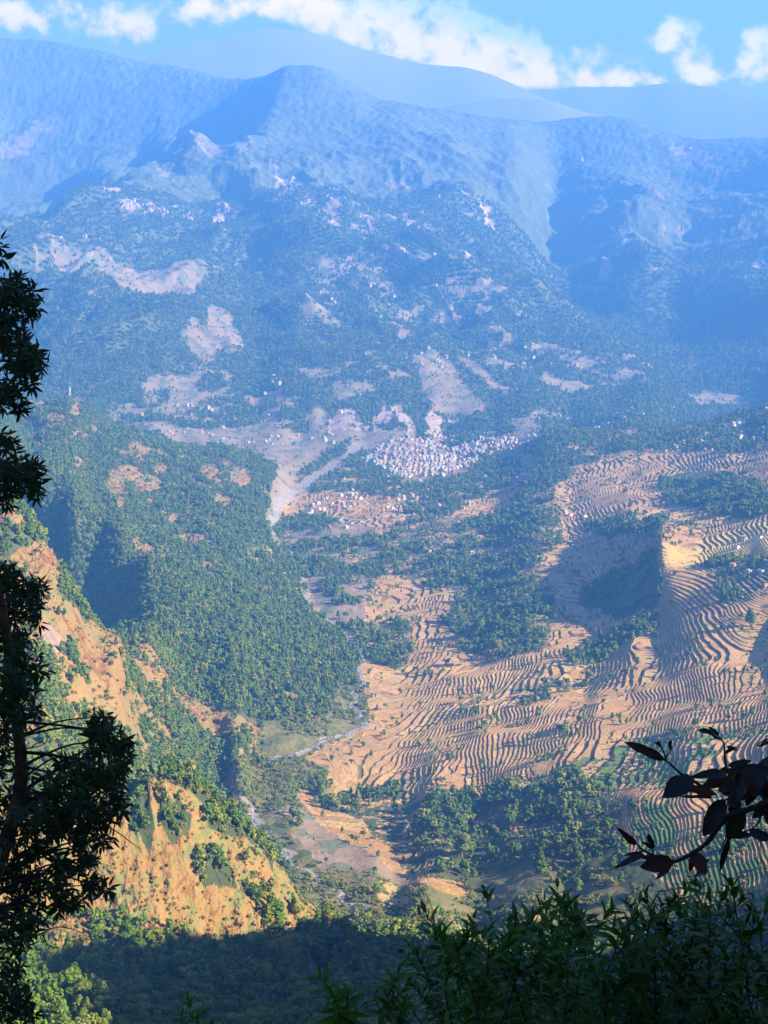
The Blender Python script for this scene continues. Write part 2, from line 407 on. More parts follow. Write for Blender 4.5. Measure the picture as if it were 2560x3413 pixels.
def blob(cx, cy, rx, ry):
    return [(cx + rx * math.cos(k * math.pi / 6), cy + ry * math.sin(k * math.pi / 6)) for k in range(12)]
AMPW = 1.0
WARPX = fbm(X, Y, 70, 5, .6, 3) + fbm(X, Y, 420, 3, .5, 5) * sm(DD, 2500, 6000)
WARPY = fbm(X, Y, 70, 5, .6, 13) + fbm(X, Y, 420, 3, .5, 15) * sm(DD, 2500, 6000)

# river distance field (near part)
rp = [at(a, b, z / tanel(a, b)) for a, b, z in RIV]
def curve(pts, k=8):
    out = []
    for i in range(len(pts) - 1):
        p0, p1, p2, p3 = pts[max(i - 1, 0)], pts[i], pts[i + 1], pts[min(i + 2, len(pts) - 1)]
        for j in range(k):
            t = j / k
            out.append(0.5 * ((2 * p1) + (-p0 + p2) * t + (2 * p0 - 5 * p1 + 4 * p2 - p3) * t * t + (-p0 + 3 * p1 - 3 * p2 + p3) * t ** 3))
    out.append(pts[-1])
    return out
river_pts = curve(rp, 8)
for i, p in enumerate(river_pts):      # small meanders of its own
    p.x += 5 * math.sin(i * 0.9) + 3 * math.sin(i * 2.3)
rr0, rr1 = np.searchsorted(S, [math.log(1100), math.log(5400)]); cc0, cc1 = np.searchsorted(TH, [-.16, .16])
RW = (slice(rr0, rr1), slice(cc0, cc1))
rd = np.full(X[RW].shape, 1e9, np.float32)
sub = river_pts
for p, q in zip(sub[:-1], sub[1:]):
    dx, dy = q.x - p.x, q.y - p.y
    L = dx * dx + dy * dy + 1e-6
    lo = math.log(math.hypot(p.x, p.y)); hi = math.log(math.hypot(q.x, q.y))
    a, b = np.searchsorted(S[rr0:rr1], [min(lo, hi) - .07, max(lo, hi) + .07])
    xx = X[RW][a:b]; yy = Y[RW][a:b]
    t = np.clip(((xx - p.x) * dx + (yy - p.y) * dy) / L, 0, 1)
    rd[a:b] = np.minimum(rd[a:b], np.hypot(xx - p.x - t * dx, yy - p.y - t * dy))
RD = np.full(Z.shape, 1e4, np.float32); RD[RW] = rd

# ------------------------------------------------------------------ land cover
FOR = np.zeros(Z.shape, np.float32)      # tree density 0..1
TER = np.zeros(Z.shape, np.float32)      # terraced
KND = np.zeros(Z.shape, np.int8)         # 0 forest floor 1 dry terrace 2 dry grass slope 3 field 4 pale rock 5 green field 6 gravel 7 scrub 8 yellow stubble
d = np.broadcast_to(DD, Z.shape)
px_of = lambda px: math.atan2((px - 1280) / FPX / math.cos(RAD(PITCH)), 1)
rth = np.array([math.atan2(q.x, q.y) for q in river_pts]); rdd = np.array([math.hypot(q.x, q.y) for q in river_pts])
_o = np.argsort(rdd)
RAZ = np.interp(np.exp(S), rdd[_o], rth[_o])[:, None]          # bearing of the river at each distance
right = (THG > RAZ + .004 * WARPX) & (d > 1250) & (d < 4900)
far = d > 5000
FOR[:] = 1.0
KND[right] = 1; TER[right] = 1; FOR[right] = 0.05
def put(poly, kind, dens=None, ter=None, **k):
    o, ins = zone(poly, **k)
    if kind is not None:
        KND[o][ins] = kind
    if dens is not None:
        FOR[o][ins] = dens
    if ter is not None:
        TER[o][ins] = ter
Q = 1.5431
def D_(poly, kind, dens=None, ter=None, **k):
    k.setdefault('warp', 1.3)
    put(poly, kind, dens, ter, scale=Q, **k)
def E_(c, kind, dens=None, ter=None, **k):
    put(blob(*c), kind, dens, ter, **k)

# valley floor west of the river and the far flats
D_([(590, 1130), (640, 1050), (700, 1005), (760, 960), (700, 935), (560, 925), (430, 925), (300, 915), (180, 905), (300, 935), (420, 965), (540, 985), (600, 1010), (590, 1060), (570, 1120)], 3, .02, 0)
D_([(660, 925), (1100, 940), (1180, 935), (1240, 930), (1659, 880), (1659, 925), (1100, 1000), (1000, 1030), (900, 1045), (800, 1020), (780, 985)], 3, .04, 0)
# river banks west
D_([(600, 1120), (660, 1200), (660, 1260), (700, 1330), (760, 1390), (790, 1400), (790, 1250), (740, 1180), (680, 1120)], 3, .18, 0)
D_([(735, 1480), (790, 1470), (800, 1560), (740, 1590), (660, 1640), (600, 1650), (500, 1660), (560, 1600), (640, 1580), (700, 1560)], 7, .55, 0)
D_([(500, 1650), (640, 1640), (720, 1660), (640, 1720), (700, 1800), (800, 1900), (860, 1960), (800, 2010), (640, 1890), (560, 1800), (520, 1740)], 7, .5, 0)
D_([(600, 1740), (640, 1740), (760, 1820), (900, 1905), (850, 1912), (700, 1870), (630, 1810), (650, 1790)], 3, .02, 0)
# left slope: dry ground with scattered trees
Z5 = dict(scale=.7716, oy=1800)
put([(380, 380), (560, 400), (700, 520), (860, 700), (1000, 760), (1110, 800), (1200, 880), (1150, 970), (1000, 985), (900, 930), (700, 900), (560, 820), (480, 640), (400, 520)], 2, .40, 0, **Z5)
put([(560, 780), (760, 900), (1000, 1000), (1000, 1080), (960, 1060), (860, 960), (700, 960), (560, 900)], 2, .15, 0, **Z5)
put([(1220, 640), (1290, 690), (1280, 720), (1240, 710)], 2, .05, 0, **Z5)
put([(1340, 750), (1400, 790), (1420, 830), (1330, 820)], 2, .05, 0, **Z5)
put([(1160, 780), (1320, 800), (1400, 800), (1420, 830), (1280, 940), (1150, 970), (1100, 900)], 7, .5, 0, **Z5)
Z6 = dict(scale=.3843, oy=1850)
put([(0, 100), (300, 300), (560, 400), (700, 560), (850, 850), (1050, 1100), (1350, 1250), (1600, 1700), (1300, 1900), (0, 1900)], 2, .48, 0, **Z6)
for pl in ([(530, 480), (600, 500), (700, 640), (790, 760), (900, 900), (980, 980), (1110, 1140), (1090, 1180), (900, 1030), (760, 920), (640, 800), (560, 640)],
           [(480, 1060), (560, 1040), (700, 1100), (860, 1130), (980, 1180), (1000, 1240), (950, 1290), (1080, 1380), (1230, 1560), (1290, 1660), (1190, 1700), (1060, 1590), (900, 1420), (760, 1350), (640, 1320), (520, 1180)],
           [(1100, 1270), (1230, 1400), (1200, 1480), (1060, 1390), (1040, 1320)], [(0, 20), (60, 0), (380, -30), (480, 20), (530, 130), (530, 260), (440, 400), (330, 380), (200, 100), (60, 60)],
           [(700, 620), (800, 640), (850, 760), (760, 800), (700, 700)], [(900, 780), (1000, 840), (1060, 980), (1000, 1000), (900, 900)]):
    put(pl, 2, .05, 0, **Z6)
put([(360, 540), (450, 560), (520, 660), (590, 760), (600, 840), (500, 815), (400, 730), (340, 640)], 4, .02, 0, **Z6)
Z3 = dict(scale=.386, oy=1250)
put([(-20, 1150), (80, 1140), (160, 1230), (240, 1270), (250, 1330), (180, 1340), (60, 1310), (-20, 1420)], 2, .08, 0, **Z3)
for c in ((260, 385, 45, 35), (340, 480, 60, 35), (410, 465, 45, 30), (290, 560, 40, 40), (640, 335, 50, 35), (480, 390, 60, 40), (250, 260, 50, 25), (360, 300, 35, 40), (700, 240, 60, 36), (740, 285, 30, 20), (760, 550, 35, 25),
          (650, 540, 25, 25), (580, 600, 30, 20), (1160, 540, 20, 20), (1145, 630, 30, 30), (1240, 700, 40, 55), (1385, 690, 25, 35), (1400, 830, 50, 50), (680, 780, 35, 50), (1000, 950, 70, 95), (1130, 880, 75, 70),
          (1260, 950, 90, 70), (1050, 1120, 35, 40), (1350, 960, 50, 50), (1020, 1030, 50, 40), (1490, 960, 30, 20), (1280, 1100, 40, 20), (1270, 1550, 60, 55), (1190, 1480, 30, 50), (1420, 1585, 30, 20), (1250, 2075, 50, 25),
          (740, 1930, 35, 35), (1640, 1440, 70, 36), (1490, 1270, 40, 35), (1580, 1250, 20, 25), (1650, 1130, 20, 40), (1740, 640, 50, 30), (1820, 860, 70, 60), (2080, 900, 80, 60), (1960, 860, 50, 25), (500, 250, 120, 14), (330, 262, 60, 12)):
    put(blob(c[0], c[1], c[2] * 1.25, c[3] * 1.3), 2, .06, 0, **Z3)
E_((880, 1870, 75, 12), 2, .02, 0); E_((640, 1795, 55, 14), 2, .02, 0); E_((690, 1810, 18, 6), 5, 0, 0); E_((900, 1850, 60, 30), 5, .5, 0)
CL = fbm(X, Y * .7, 95, 4, .6, 25)
k = (KND == 0) & (d > 2700) & (d < 4400) & (THG < px_of(1150)) & (CL > .31 - .14 * sm(d, 3200, 3800))
KND[k] = 2; FOR[k] = .08
k = (KND == 0) & (d > 1700) & (d <= 2700) & (THG < px_of(1150)) & (CL > .43)
KND[k] = 2; FOR[k] = .2
# foreground spur: dry grass, clumps of trees
Z7 = dict(scale=.7716, oy=2500)
put([(-60, 180), (300, 200), (540, 160), (640, 60), (760, 60), (900, 130), (1000, 250), (1160, 420), (1300, 600), (1480, 760), (1400, 780), (1240, 770), (1100, 800), (860, 860), (600, 830), (300, 860), (-60, 850)], 2, .07, 0, warp=.3, **Z7)
for pl, dn in (([(500, 150), (640, 60), (740, 30), (860, 90), (960, 150), (1040, 260), (1150, 330), (1260, 450), (1260, 570), (1180, 540), (1130, 450), (1000, 390), (900, 340), (890, 240), (800, 170), (700, 130), (600, 160)], .95),
               ([(460, 180), (600, 160), (650, 230), (670, 330), (650, 430), (580, 360), (540, 280), (470, 260)], .8), ([(690, 230), (770, 200), (830, 270), (800, 390), (740, 400), (700, 310)], .9),
               ([(820, 470), (900, 450), (990, 490), (1020, 600), (880, 600)], .9), ([(570, 560), (660, 560), (650, 700), (580, 680)], .8), ([(520, 440), (590, 450), (600, 520), (540, 520)], .35),
               ([(400, 740), (560, 720), (640, 800), (640, 900), (380, 900)], .9), ([(560, 540), (760, 560), (1000, 640), (1180, 640), (1240, 770), (1100, 830), (860, 860), (700, 800), (600, 700)], .45),
               ([(1060, 480), (1110, 500), (1090, 600), (1050, 580)], .5), ([(1260, 640), (1290, 660), (1280, 740), (1250, 740)], .5), ([(330, 680), (380, 690), (380, 750), (340, 740)], .6)):
    put(pl, None, dn, None, warp=.3, **Z7)
# brush on the near valley floor
D_([(960, 1930), (1050, 1930), (1140, 2000), (1180, 2040), (1100, 2060), (900, 2020), (760, 2010), (640, 1960), (620, 1880), (700, 1880), (860, 1910)], 7, .55, 0)
D_([(820, 1925), (880, 1915), (1000, 1985), (980, 2010), (900, 1970), (830, 1950)], 5, .6, 0)
# woods on the right side
for pl, dn in (([(1170, 945), (1200, 925), (1300, 935), (1480, 905), (1600, 885), (1680, 865), (1680, 960), (1560, 985), (1500, 965), (1400, 975), (1300, 990), (1260, 1010), (1200, 1050), (1180, 1110), (1090, 1110), (1120, 1060), (1160, 1020), (1170, 990), (1120, 975)], .8),
               ([(1100, 1100), (1200, 1090), (1220, 1180), (1150, 1230), (1090, 1270), (1000, 1280), (900, 1260), (860, 1240), (830, 1180), (860, 1130), (960, 1110)], .5),
               ([(590, 1120), (660, 1110), (760, 1130), (850, 1170), (850, 1230), (800, 1260), (700, 1230), (620, 1200), (580, 1170)], .6),
               ([(650, 1010), (760, 955), (800, 985), (830, 1030), (900, 1050), (1000, 1030), (1050, 990), (1110, 1000), (1130, 1020), (1080, 1060), (960, 1085), (860, 1075), (780, 1060), (650, 1060)], .75),
               ([(1430, 1030), (1520, 1010), (1620, 1030), (1680, 1060), (1680, 1110), (1560, 1115), (1430, 1070)], .8),
               ([(1000, 1290), (1080, 1270), (1190, 1255), (1200, 1330), (1180, 1400), (1100, 1420), (1000, 1410), (960, 1340)], .55),
               ([(740, 1340), (870, 1340), (900, 1400), (880, 1440), (790, 1420)], .6), ([(700, 1240), (790, 1230), (820, 1290), (760, 1320), (700, 1290)], .6),
               ([(1390, 1185), (1425, 1190), (1420, 1320), (1410, 1370), (1240, 1440), (1220, 1420), (1360, 1330), (1370, 1240)], .6),
               ([(1080, 1505), (1180, 1470), (1300, 1445), (1250, 1490), (1140, 1530)], .3), ([(620, 1665), (700, 1655), (720, 1700), (690, 1725), (640, 1710)], .8),
               ([(1250, 1120), (1420, 1120), (1530, 1140), (1400, 1165), (1260, 1140)], .5), ([(860, 1100), (900, 1085), (1000, 1085), (980, 1110), (880, 1120)], .4),
               ([(690, 1690), (860, 1690), (900, 1720), (960, 1690), (1060, 1700), (1140, 1680), (1240, 1700), (1330, 1680), (1400, 1640), (1480, 1590), (1570, 1590), (1590, 1640), (1400, 1700), (1330, 1760), (1330, 1820), (1420, 1880), (1500, 1960), (1680, 2060), (1680, 2230), (1000, 2230),
                 (1210, 2010), (1050, 1930), (900, 1900), (850, 1840), (790, 1790), (740, 1760), (690, 1740)], .30),
               ([(960, 1700), (1060, 1720), (1080, 1800), (1000, 1850), (900, 1790), (900, 1740)], .7), ([(1230, 1690), (1340, 1690), (1330, 1780), (1250, 1800), (1150, 1760)], .75),
               ([(560, 1700), (640, 1760), (740, 1870), (700, 1870), (600, 1790), (540, 1740)], .5), ([(1520, 1220), (1659, 1180), (1659, 1290), (1560, 1300)], .22), ([(1080, 1590), (1180, 1600), (1300, 1560), (1200, 1560)], .12)):
    D_(pl, None, dn * .85, None, warp=1.7)
# steep banks under the woods are not terraced
D_([(1000, 1850), (1100, 1820), (1330, 1830), (1420, 1890), (1500, 1970), (1680, 2070), (1680, 2230), (1000, 2230), (1200, 2010), (1050, 1930), (950, 1890)], 0, None, 0)
D_([(1010, 1860), (1100, 1850), (1300, 1880), (1400, 1950), (1450, 2010), (1300, 2050), (1150, 1980), (1050, 1920)], 7, .45, 0)
D_([(1300, 1240), (1400, 1190), (1425, 1190), (1420, 1320), (1330, 1330), (1240, 1300)], 0, .35, 0)
D_([(960, 1700), (1100, 1720), (1100, 1800), (1000, 1850), (900, 1790)], 0, None, 0)
D_([(1430, 1030), (1520, 1010), (1620, 1030), (1680, 1060), (1680, 1110), (1560, 1115), (1430, 1070)], 0, None, 0)
D_([(1010, 1790), (1050, 1750), (1090, 1720), (1100, 1730), (1050, 1790), (1020, 1830)], 2, .05, 0)
D_([(1180, 1660), (1300, 1620), (1420, 1590), (1659, 1560), (1659, 2000), (1560, 2000), (1400, 1850), (1320, 1700), (1150, 1700)], 5, .10, 1)
D_([(1330, 1680), (1440, 1690), (1440, 1740), (1340, 1740)], 1, .02, 1); D_([(1450, 1720), (1530, 1710), (1560, 1790), (1470, 1785)], 1, .0, 1); D_([(1540, 1590), (1659, 1590), (1659, 1660), (1560, 1680)], 1, .02, 1)
D_([(1420, 1185), (1470, 1180), (1530, 1160), (1659, 1130), (1659, 1200), (1560, 1210), (1500, 1230), (1440, 1230)], 8, .02, 1)
E_((1150, 1750, 30, 16), 5, 0, 0); E_((1170, 1770, 70, 24), 3, .03, 0); E_((1050, 1710, 45, 14), 3, 0, 0); E_((1230, 1845, 40, 14), 3, 0, 0); E_((1060, 2000, 50, 24), 3, .03, 0)
# the sunny brush along the stream mouth lies over all of it
D_([(770, 1925), (960, 1925), (1050, 1925), (1140, 1990), (1190, 2040), (1120, 2075), (900, 2030), (760, 2015), (650, 1965), (640, 1900), (700, 1890)], 7, .62, 0)
for c_ in ((850, 1935, 40, 14), (900, 1960, 60, 16), (970, 1990, 40, 14), (830, 1915, 30, 10), (1010, 2010, 30, 10)):
    put([(p_[0] * Q, p_[1] * Q) for p_ in blob(*c_)], 5, .35, 0, warp=1.6)
# far wall: cultivated shelves, landslides
far_fields = ([(155, 885), (250, 870), (330, 865), (420, 900), (560, 925), (640, 960), (760, 925), (790, 960), (700, 990), (650, 1020), (640, 1045), (560, 1030), (480, 1000), (400, 1000), (300, 965), (200, 935)],
    [(255, 1030), (340, 1025), (340, 1045), (280, 1050)], [(700, 1050), (760, 1080), (800, 1130), (825, 1170), (780, 1210), (720, 1190), (690, 1120)], [(650, 1110), (690, 1130), (730, 1190), (720, 1240), (640, 1210), (600, 1170)],
    [(560, 1260), (640, 1290), (690, 1340), (640, 1370), (560, 1340)], [(620, 475), (740, 478), (800, 515), (760, 535), (640, 520)], [(1370, 1190), (1450, 1200), (1530, 1260), (1600, 1330), (1640, 1380), (1560, 1395), (1440, 1370), (1400, 1280)],
    [(1700, 1400), (1780, 1390), (1820, 1430), (1800, 1450), (1720, 1440)], [(2060, 1230), (2160, 1250), (2160, 1270), (2070, 1260)], [(1500, 1180), (1700, 1300), (1720, 1330), (1560, 1250)], [(0, 460), (100, 420), (190, 400), (215, 415), (110, 445), (110, 500), (50, 555), (0, 530)],
    [(2230, 460), (2300, 500), (2400, 540), (2410, 565), (2300, 540), (2230, 490)], [(1290, 570), (1350, 580), (1360, 610), (1290, 600)], [(440, 1100), (490, 1090), (490, 1130), (450, 1130)], [(470, 1290), (520, 1270), (560, 1300), (500, 1330)])
for pl in far_fields:
    put(pl, 3, .06, 0, warp=.8)
for c in ((1820, 1390, 60, 12), (2400, 1335, 110, 26), (2300, 805, 70, 8), (2490, 790, 34, 9), (1150, 1300, 60, 30), (1070, 1395, 34, 40), (2470, 625, 40, 12), (2350, 605, 12, 25), (2200, 695, 18, 9), (1860, 780, 20, 10), (540, 565, 22, 11), (1020, 965, 26, 12), (1030, 1030, 30, 26),
          (1240, 1140, 60, 6), (1340, 1060, 30, 6), (1460, 925, 50, 8), (1500, 950, 40, 7), (1620, 1040, 50, 8), (1660, 1110, 60, 8), (1820, 1130, 60, 9), (1900, 1210, 70, 9), (2000, 1190, 50, 8), (1560, 1170, 60, 7), (1190, 880, 30, 6)):
    put(blob(*c), 3, .05, 0, warp=1.4)
for pl in ([(905, 590), (950, 620), (985, 670), (975, 690), (930, 660)], [(910, 700), (960, 740), (940, 760), (915, 740)], [(1010, 630), (1060, 670), (1130, 730), (1180, 740), (1100, 745), (1040, 690)], [(900, 530), (1000, 580), (1010, 605), (930, 575)],
           [(1980, 1000), (2010, 920), (2050, 930), (2010, 1010)], [(1590, 730), (1640, 770), (1660, 820), (1610, 770)], [(1330, 740), (1400, 780), (1410, 800), (1340, 770)], [(1180, 760), (1260, 790), (1250, 810)]):
    put(pl, 4, .05, 0, warp=1.2)
for c in ((370, 675, 36, 14), (440, 715, 34, 12), (520, 735, 40, 7), (600, 745, 70, 4), (735, 700, 26, 10), (720, 740, 22, 26), (2060, 840, 16, 26), (2540, 890, 25, 34), (1030, 735, 26, 20), (1110, 790, 26, 24), (1560, 900, 40, 8), (1480, 1000, 36, 7), (1120, 900, 60, 7), (1300, 900, 60, 6)):
    put(blob(*c), 4, .05, 0, warp=1.4)
# scattered small holdings: thresholded where the photograph shows many
SP = fbm(X, Y * .8, 110, 4, .65, 21)
for (c, th) in (((1250, 950, 330, 90), .22), ((1400, 790, 260, 90), .30), ((700, 1380, 380, 60), .08), ((1200, 1250, 260, 70), .16), ((1850, 1230, 330, 90), .14), ((1500, 1060, 260, 90), .22), ((300, 900, 200, 40), .12), ((650, 1290, 140, 60), .12), ((1050, 720, 160, 70), .25), ((700, 500, 160, 40), .25), ((2300, 800, 260, 250), .36), ((1100, 1020, 120, 80), .2)):
    o, ins = zone(blob(*c), warp=1)
    k = ins & (SP[o] > th - .07) & (d[o] > 4900)
    KND[o][k] = 3; FOR[o][k] = .05
# cliffs over the town
o, ins = zone([(1090, 1380), (1300, 1350), (1660, 1400), (1700, 1440), (1400, 1455), (1100, 1440)], warp=.6)
k = ins & (fbm(X[o], Y[o] * .25, 70, 3, .6, 31) > .05) & (d[o] > 4700)
KND[o][k] = 4; FOR[o][k] = .1

# gravel bed: narrow near, broad beyond the confluence
gw = (3.2 + 1.5 * np.sin(d * .013)) + 17 * sm(d, 3300, 4100)
grav = (RD + WARPX * 14 < gw)
gtight = RD < gw * .75
braid = np.where(d > 3250, (np.abs(fbm(X, Y * .5, 70, 3, .6, 35)) < .17) | (RD < 9), True)
KND[(grav | gtight) & braid] = 6; KND[(grav | gtight) & ~braid] = 3; FOR[grav | gtight] = 0; TER[grav | gtight] = 0
bank = (RD < gw + 14) & (d < 3400)
TER[bank] = 0

# ------------------------------------------------------------------ relief detail
far_m = sm(d, 5100, 6200)
hgt = sm(Z, -700, -450)
wx = X + 160 * fbm(X, Y, 900, 2, .5, 41); wy = Y + 160 * fbm(X, Y, 900, 2, .5, 42)
back = 1 - sm(np.abs(THG), .5, .8) * .7
ua = wx * .86 + wy * .50; va = -wx * .50 + wy * .86      # spurs run down towards the right
ub = wx * .80 - wy * .60; vb = wx * .60 + wy * .80
wl_ = sm(THG, px_of(350), px_of(800))
ridg = (fbm(ua, va * .42, 1000, 5, .5, 45, ridged=True)) * wl_ + fbm(ub, vb * .5, 1000, 5, .5, 46, ridged=True) * (1 - wl_) - .38
crest_d = np.interp(THG[0], [px_of(q[0]) for q in SKY], [q[2] for q in SKY]).astype(np.float32)[None]
off_crest = sm(crest_d - d, 150, 2200) * (d < crest_d + 200)
Z += far_m * hgt * (ridg * 215 + fbm(X, Y, 330, 3, .55, 47) * 40) * off_crest * back
Z += far_m * fbm(X, Y, 90, 2, .6, 51) * 9
left = (THG < RAZ) & (d > 1000) & (d < 4700)
lm = np.where(left, sm(RD, 20, 140), 0) * sm(d, 1000, 1150) * (1 - sm(d, 4600, 4900))
# ribs running down the left slope towards the river
rib = fbm((X * .80 + Y * .60) * 1.0 + 25 * fbm(X, Y, 150, 2, .5, 8), (X * -.60 + Y * .80) * .28, 130, 4, .5, 61, ridged=True) - .4
Z += lm * rib * 11
nm = (1 - sm(d, 940, 1000)) * sm(d, 380, 600)
Z += nm * ((fbm(X, Y, 60, 5, .55, 71, ridged=True) - .4) * 8 * .6 + fbm(X, Z * 1.3 + Y * .2, 22, 4, .6, 75) * 3.2)
Z += sm(THG, .33, .45) * (THG < 1.2) * sm(d, 250, 500) * (1 - sm(d, 1100, 1350)) * (fbm(X, Y, 80, 5, .6, 76) * 20)
Z += (1 - sm(d, 300, 380)) * sm(d, 5, 60) * fbm(X, Y, 14, 4, .5, 77) * 1.0
rm = np.where(right, 1, 0) * sm(RD, 20, 160)
Z += rm * (fbm(X, Y, 330, 3, .5, 81) * 8 + fbm(X, Y, 95, 2, .5, 83) * 3.6)
Z += np.where(FOR > .25, fbm(X, Y, 28, 3, .6, 85) * 2.5, 0) * sm(d, 400, 700)
Z += np.where(KND == 2, (fbm(X, Y, 34, 5, .6, 87, ridged=True) - .4) * 7, 0) * sm(d, 300, 700)
# river bed
Z -= np.where(RD < 30, (1 - sm(RD, 5, 30)) * 3.0, 0) * (1 - sm(d, 3300, 3800))

# terraces: contour benches with steep risers
H = 1.3
big = perlin(X / 260, Y / 260, 91) > .06
zq = Z + fbm(X, Y, 40, 2, .5, 93) * .8
def bench(z, h):
    q = z / h
    f = np.floor(q)
    return h * (f + sm(q - f, .80, 1.0))
zb = bench(zq, H)
zb = np.where(big, bench(zq, 2 * H), zb)
fr = (zq / np.where(big, 2 * H, H)); fr = fr - np.floor(fr)
TM = TER * (FOR < .45) * (fbm(X, Y, 190, 3, .6, 94) > -.42)
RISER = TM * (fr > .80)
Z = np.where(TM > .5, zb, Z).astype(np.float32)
# distant canopy relief
can = sm(d, 3300, 5200) * FOR
Z += can * (1 - sm(d, 5200, 6200)) * (np.abs(perlin(X / 15, Y / 15, 95)) * -9 + 4)
Z += can * perlin(X / 42, Y / 42, 97) * 6
Z = Z.astype(np.float32)

# ------------------------------------------------------------------ ground colour (what grows or lies there)
PAL = np.array([(.080, .095, .034), (.44, .265, .098), (.235, .150, .052), (.27, .195, .12), (.42, .31, .23), (.11, .17, .03), (.27, .235, .18), (.17, .155, .055), (.55, .38, .10)], np.float32)
ALB = PAL[KND]
ALB[(KND == 3) & (DD > 5000)] *= np.array((1.0, 1.02, .88), np.float32)
big_n = fbm(X, Y, 300, 3, .5, 101); mid_n = fbm(X, Y, 45, 4, .6, 103); fine_n = fbm(X, Y, 9, 3, .6, 105) * (1 - sm(d, 3000, 5000))
nearp = d < 1000
mid_n = np.where(nearp, fbm(X, Z * 1.2, 20, 4, .65, 103), mid_n); fine_n = np.where(nearp, fbm(X, Z * 1.2, 4.5, 4, .65, 105), fine_n)
# each terrace bench has its own tone
ben = np.floor(zq / np.where(big, 2 * H, H)) 
tone = perlin(ben * .37 + X * .004, ben * 1.7 + Y * .006, 107)
v = 1 + .16 * mid_n + .14 * fine_n + .14 * big_n
ALB = ALB * v[..., None]
dry = (KND == 1)
# each bench is cut into plots
pid = (ben * 7.31 + np.floor((X * .35 + Y + 9 * mid_n) / 38 + ben * .37) * 3.17).astype(np.float32)
plot = np.mod(np.sin(pid) * 43758.5, 1.0).astype(np.float32)
ALB[dry] *= (.80 + .38 * plot[dry])[:, None]
pg = dry & (plot > .86); ALB[pg] *= np.array((.78, .92, .80), np.float32)
py_ = dry & (plot < .12); ALB[py_] *= np.array((1.18, 1.15, .95), np.float32)
ALB[dry] *= (1 + .22 * tone[dry])[:, None]
stub = dry & (tone + .5 * big_n > .55)
ALB[stub] = ALB[stub] * .4 + np.array((.55, .36, .12), np.float32) * .6
grn = dry & (big_n * .9 + mid_n * .7 - .4 * tone > .52)
ALB[grn] = ALB[grn] * .45 + np.array((.10, .12, .05), np.float32) * .55
gk = KND == 5
ALB[gk] = np.where((mid_n[gk] + tone[gk] * .8 > .15)[:, None], np.array((.38, .26, .11), np.float32), ALB[gk])
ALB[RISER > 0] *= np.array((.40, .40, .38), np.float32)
rk = KND == 4
ALB[rk & (d < 3000)] *= .6
ALB[rk] *= (1 + .35 * fine_n[rk])[:, None]
k2 = KND == 2
og = (mid_n[k2] + fine_n[k2] * .8)
ALB[k2] = np.where((og > np.where(d[k2] < 1000, .12, .22))[:, None], np.array((.15, .16, .055), np.float32), np.where((og < -.35)[:, None], ALB[k2] * np.array((.80, .62, .55), np.float32), ALB[k2]))
k7 = KND == 7
ALB[k7] = np.where((mid_n[k7] > .05)[:, None], np.array((.10, .12, .035), np.float32), ALB[k7])
k3 = (KND == 3)
ALB[k3] = np.where((fbm(X[k3], Y[k3], 50, 3, .6, 111) > .12)[:, None], np.array((.14, .16, .09), np.float32), ALB[k3])
fo = (KND == 0) & (d > 3000)
ALB[fo] *= 1.25 * (1 + .5 * fbm(X[fo], Y[fo], 22, 2, .5, 113) + .3 * fbm(X[fo], Y[fo], 200, 2, .5, 114))[:, None]
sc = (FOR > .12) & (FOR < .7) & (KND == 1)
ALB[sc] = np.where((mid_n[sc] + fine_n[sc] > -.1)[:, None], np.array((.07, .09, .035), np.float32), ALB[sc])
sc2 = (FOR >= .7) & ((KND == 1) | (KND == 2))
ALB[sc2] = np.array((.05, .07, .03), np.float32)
ALB = np.clip(ALB, .01, .8)

def relief(name, r0, r1, mat, c0=0, c1=None, kind='structure'):
    c1 = NC if c1 is None else c1
    xs, ys, zs = X[r0:r1, c0:c1], Y[r0:r1, c0:c1], Z[r0:r1, c0:c1]
    nr, nc = xs.shape
    me = bpy.data.meshes.new(name)
    me.vertices.add(nr * nc)
    me.vertices.foreach_set('co', np.stack([xs, ys, zs], -1).astype(np.float32).ravel())
    i = (np.arange(nr - 1)[:, None] * nc + np.arange(nc - 1)[None]).astype(np.int32).ravel()
    q = np.stack([i, i + 1, i + nc + 1, i + nc], 1)
    nf = len(q)
    me.loops.add(nf * 4); me.polygons.add(nf)
    me.loops.foreach_set('vertex_index', q.ravel())
    me.polygons.foreach_set('loop_start', np.arange(nf, dtype=np.int32) * 4)
    me.polygons.foreach_set('loop_total', np.full(nf, 4, np.int32))
    me.update(calc_edges=True)
    at_ = me.color_attributes.new('soil', 'FLOAT_COLOR', 'POINT')
    a = ALB[r0:r1, c0:c1].reshape(-1, 3)
    at_.data.foreach_set('color', np.concatenate([a, np.ones((len(a), 1), np.float32)], 1).astype(np.float32).ravel())
    me.materials.append(mat)
    me.polygons.foreach_set('use_smooth', np.zeros(nf, bool))
    o = bpy.data.objects.new(name, me)
    COL.objects.link(o)
    o['kind'] = kind
    return o

def material(name):
    m = bpy.data.materials.new(name)
    m.use_nodes = True
    nt = m.node_tree
    b = nt.nodes['Principled BSDF']
    b.inputs['Roughness'].default_value = 0.9
    b.inputs['Specular IOR Level'].default_value = 0.15
    return m, nt, b

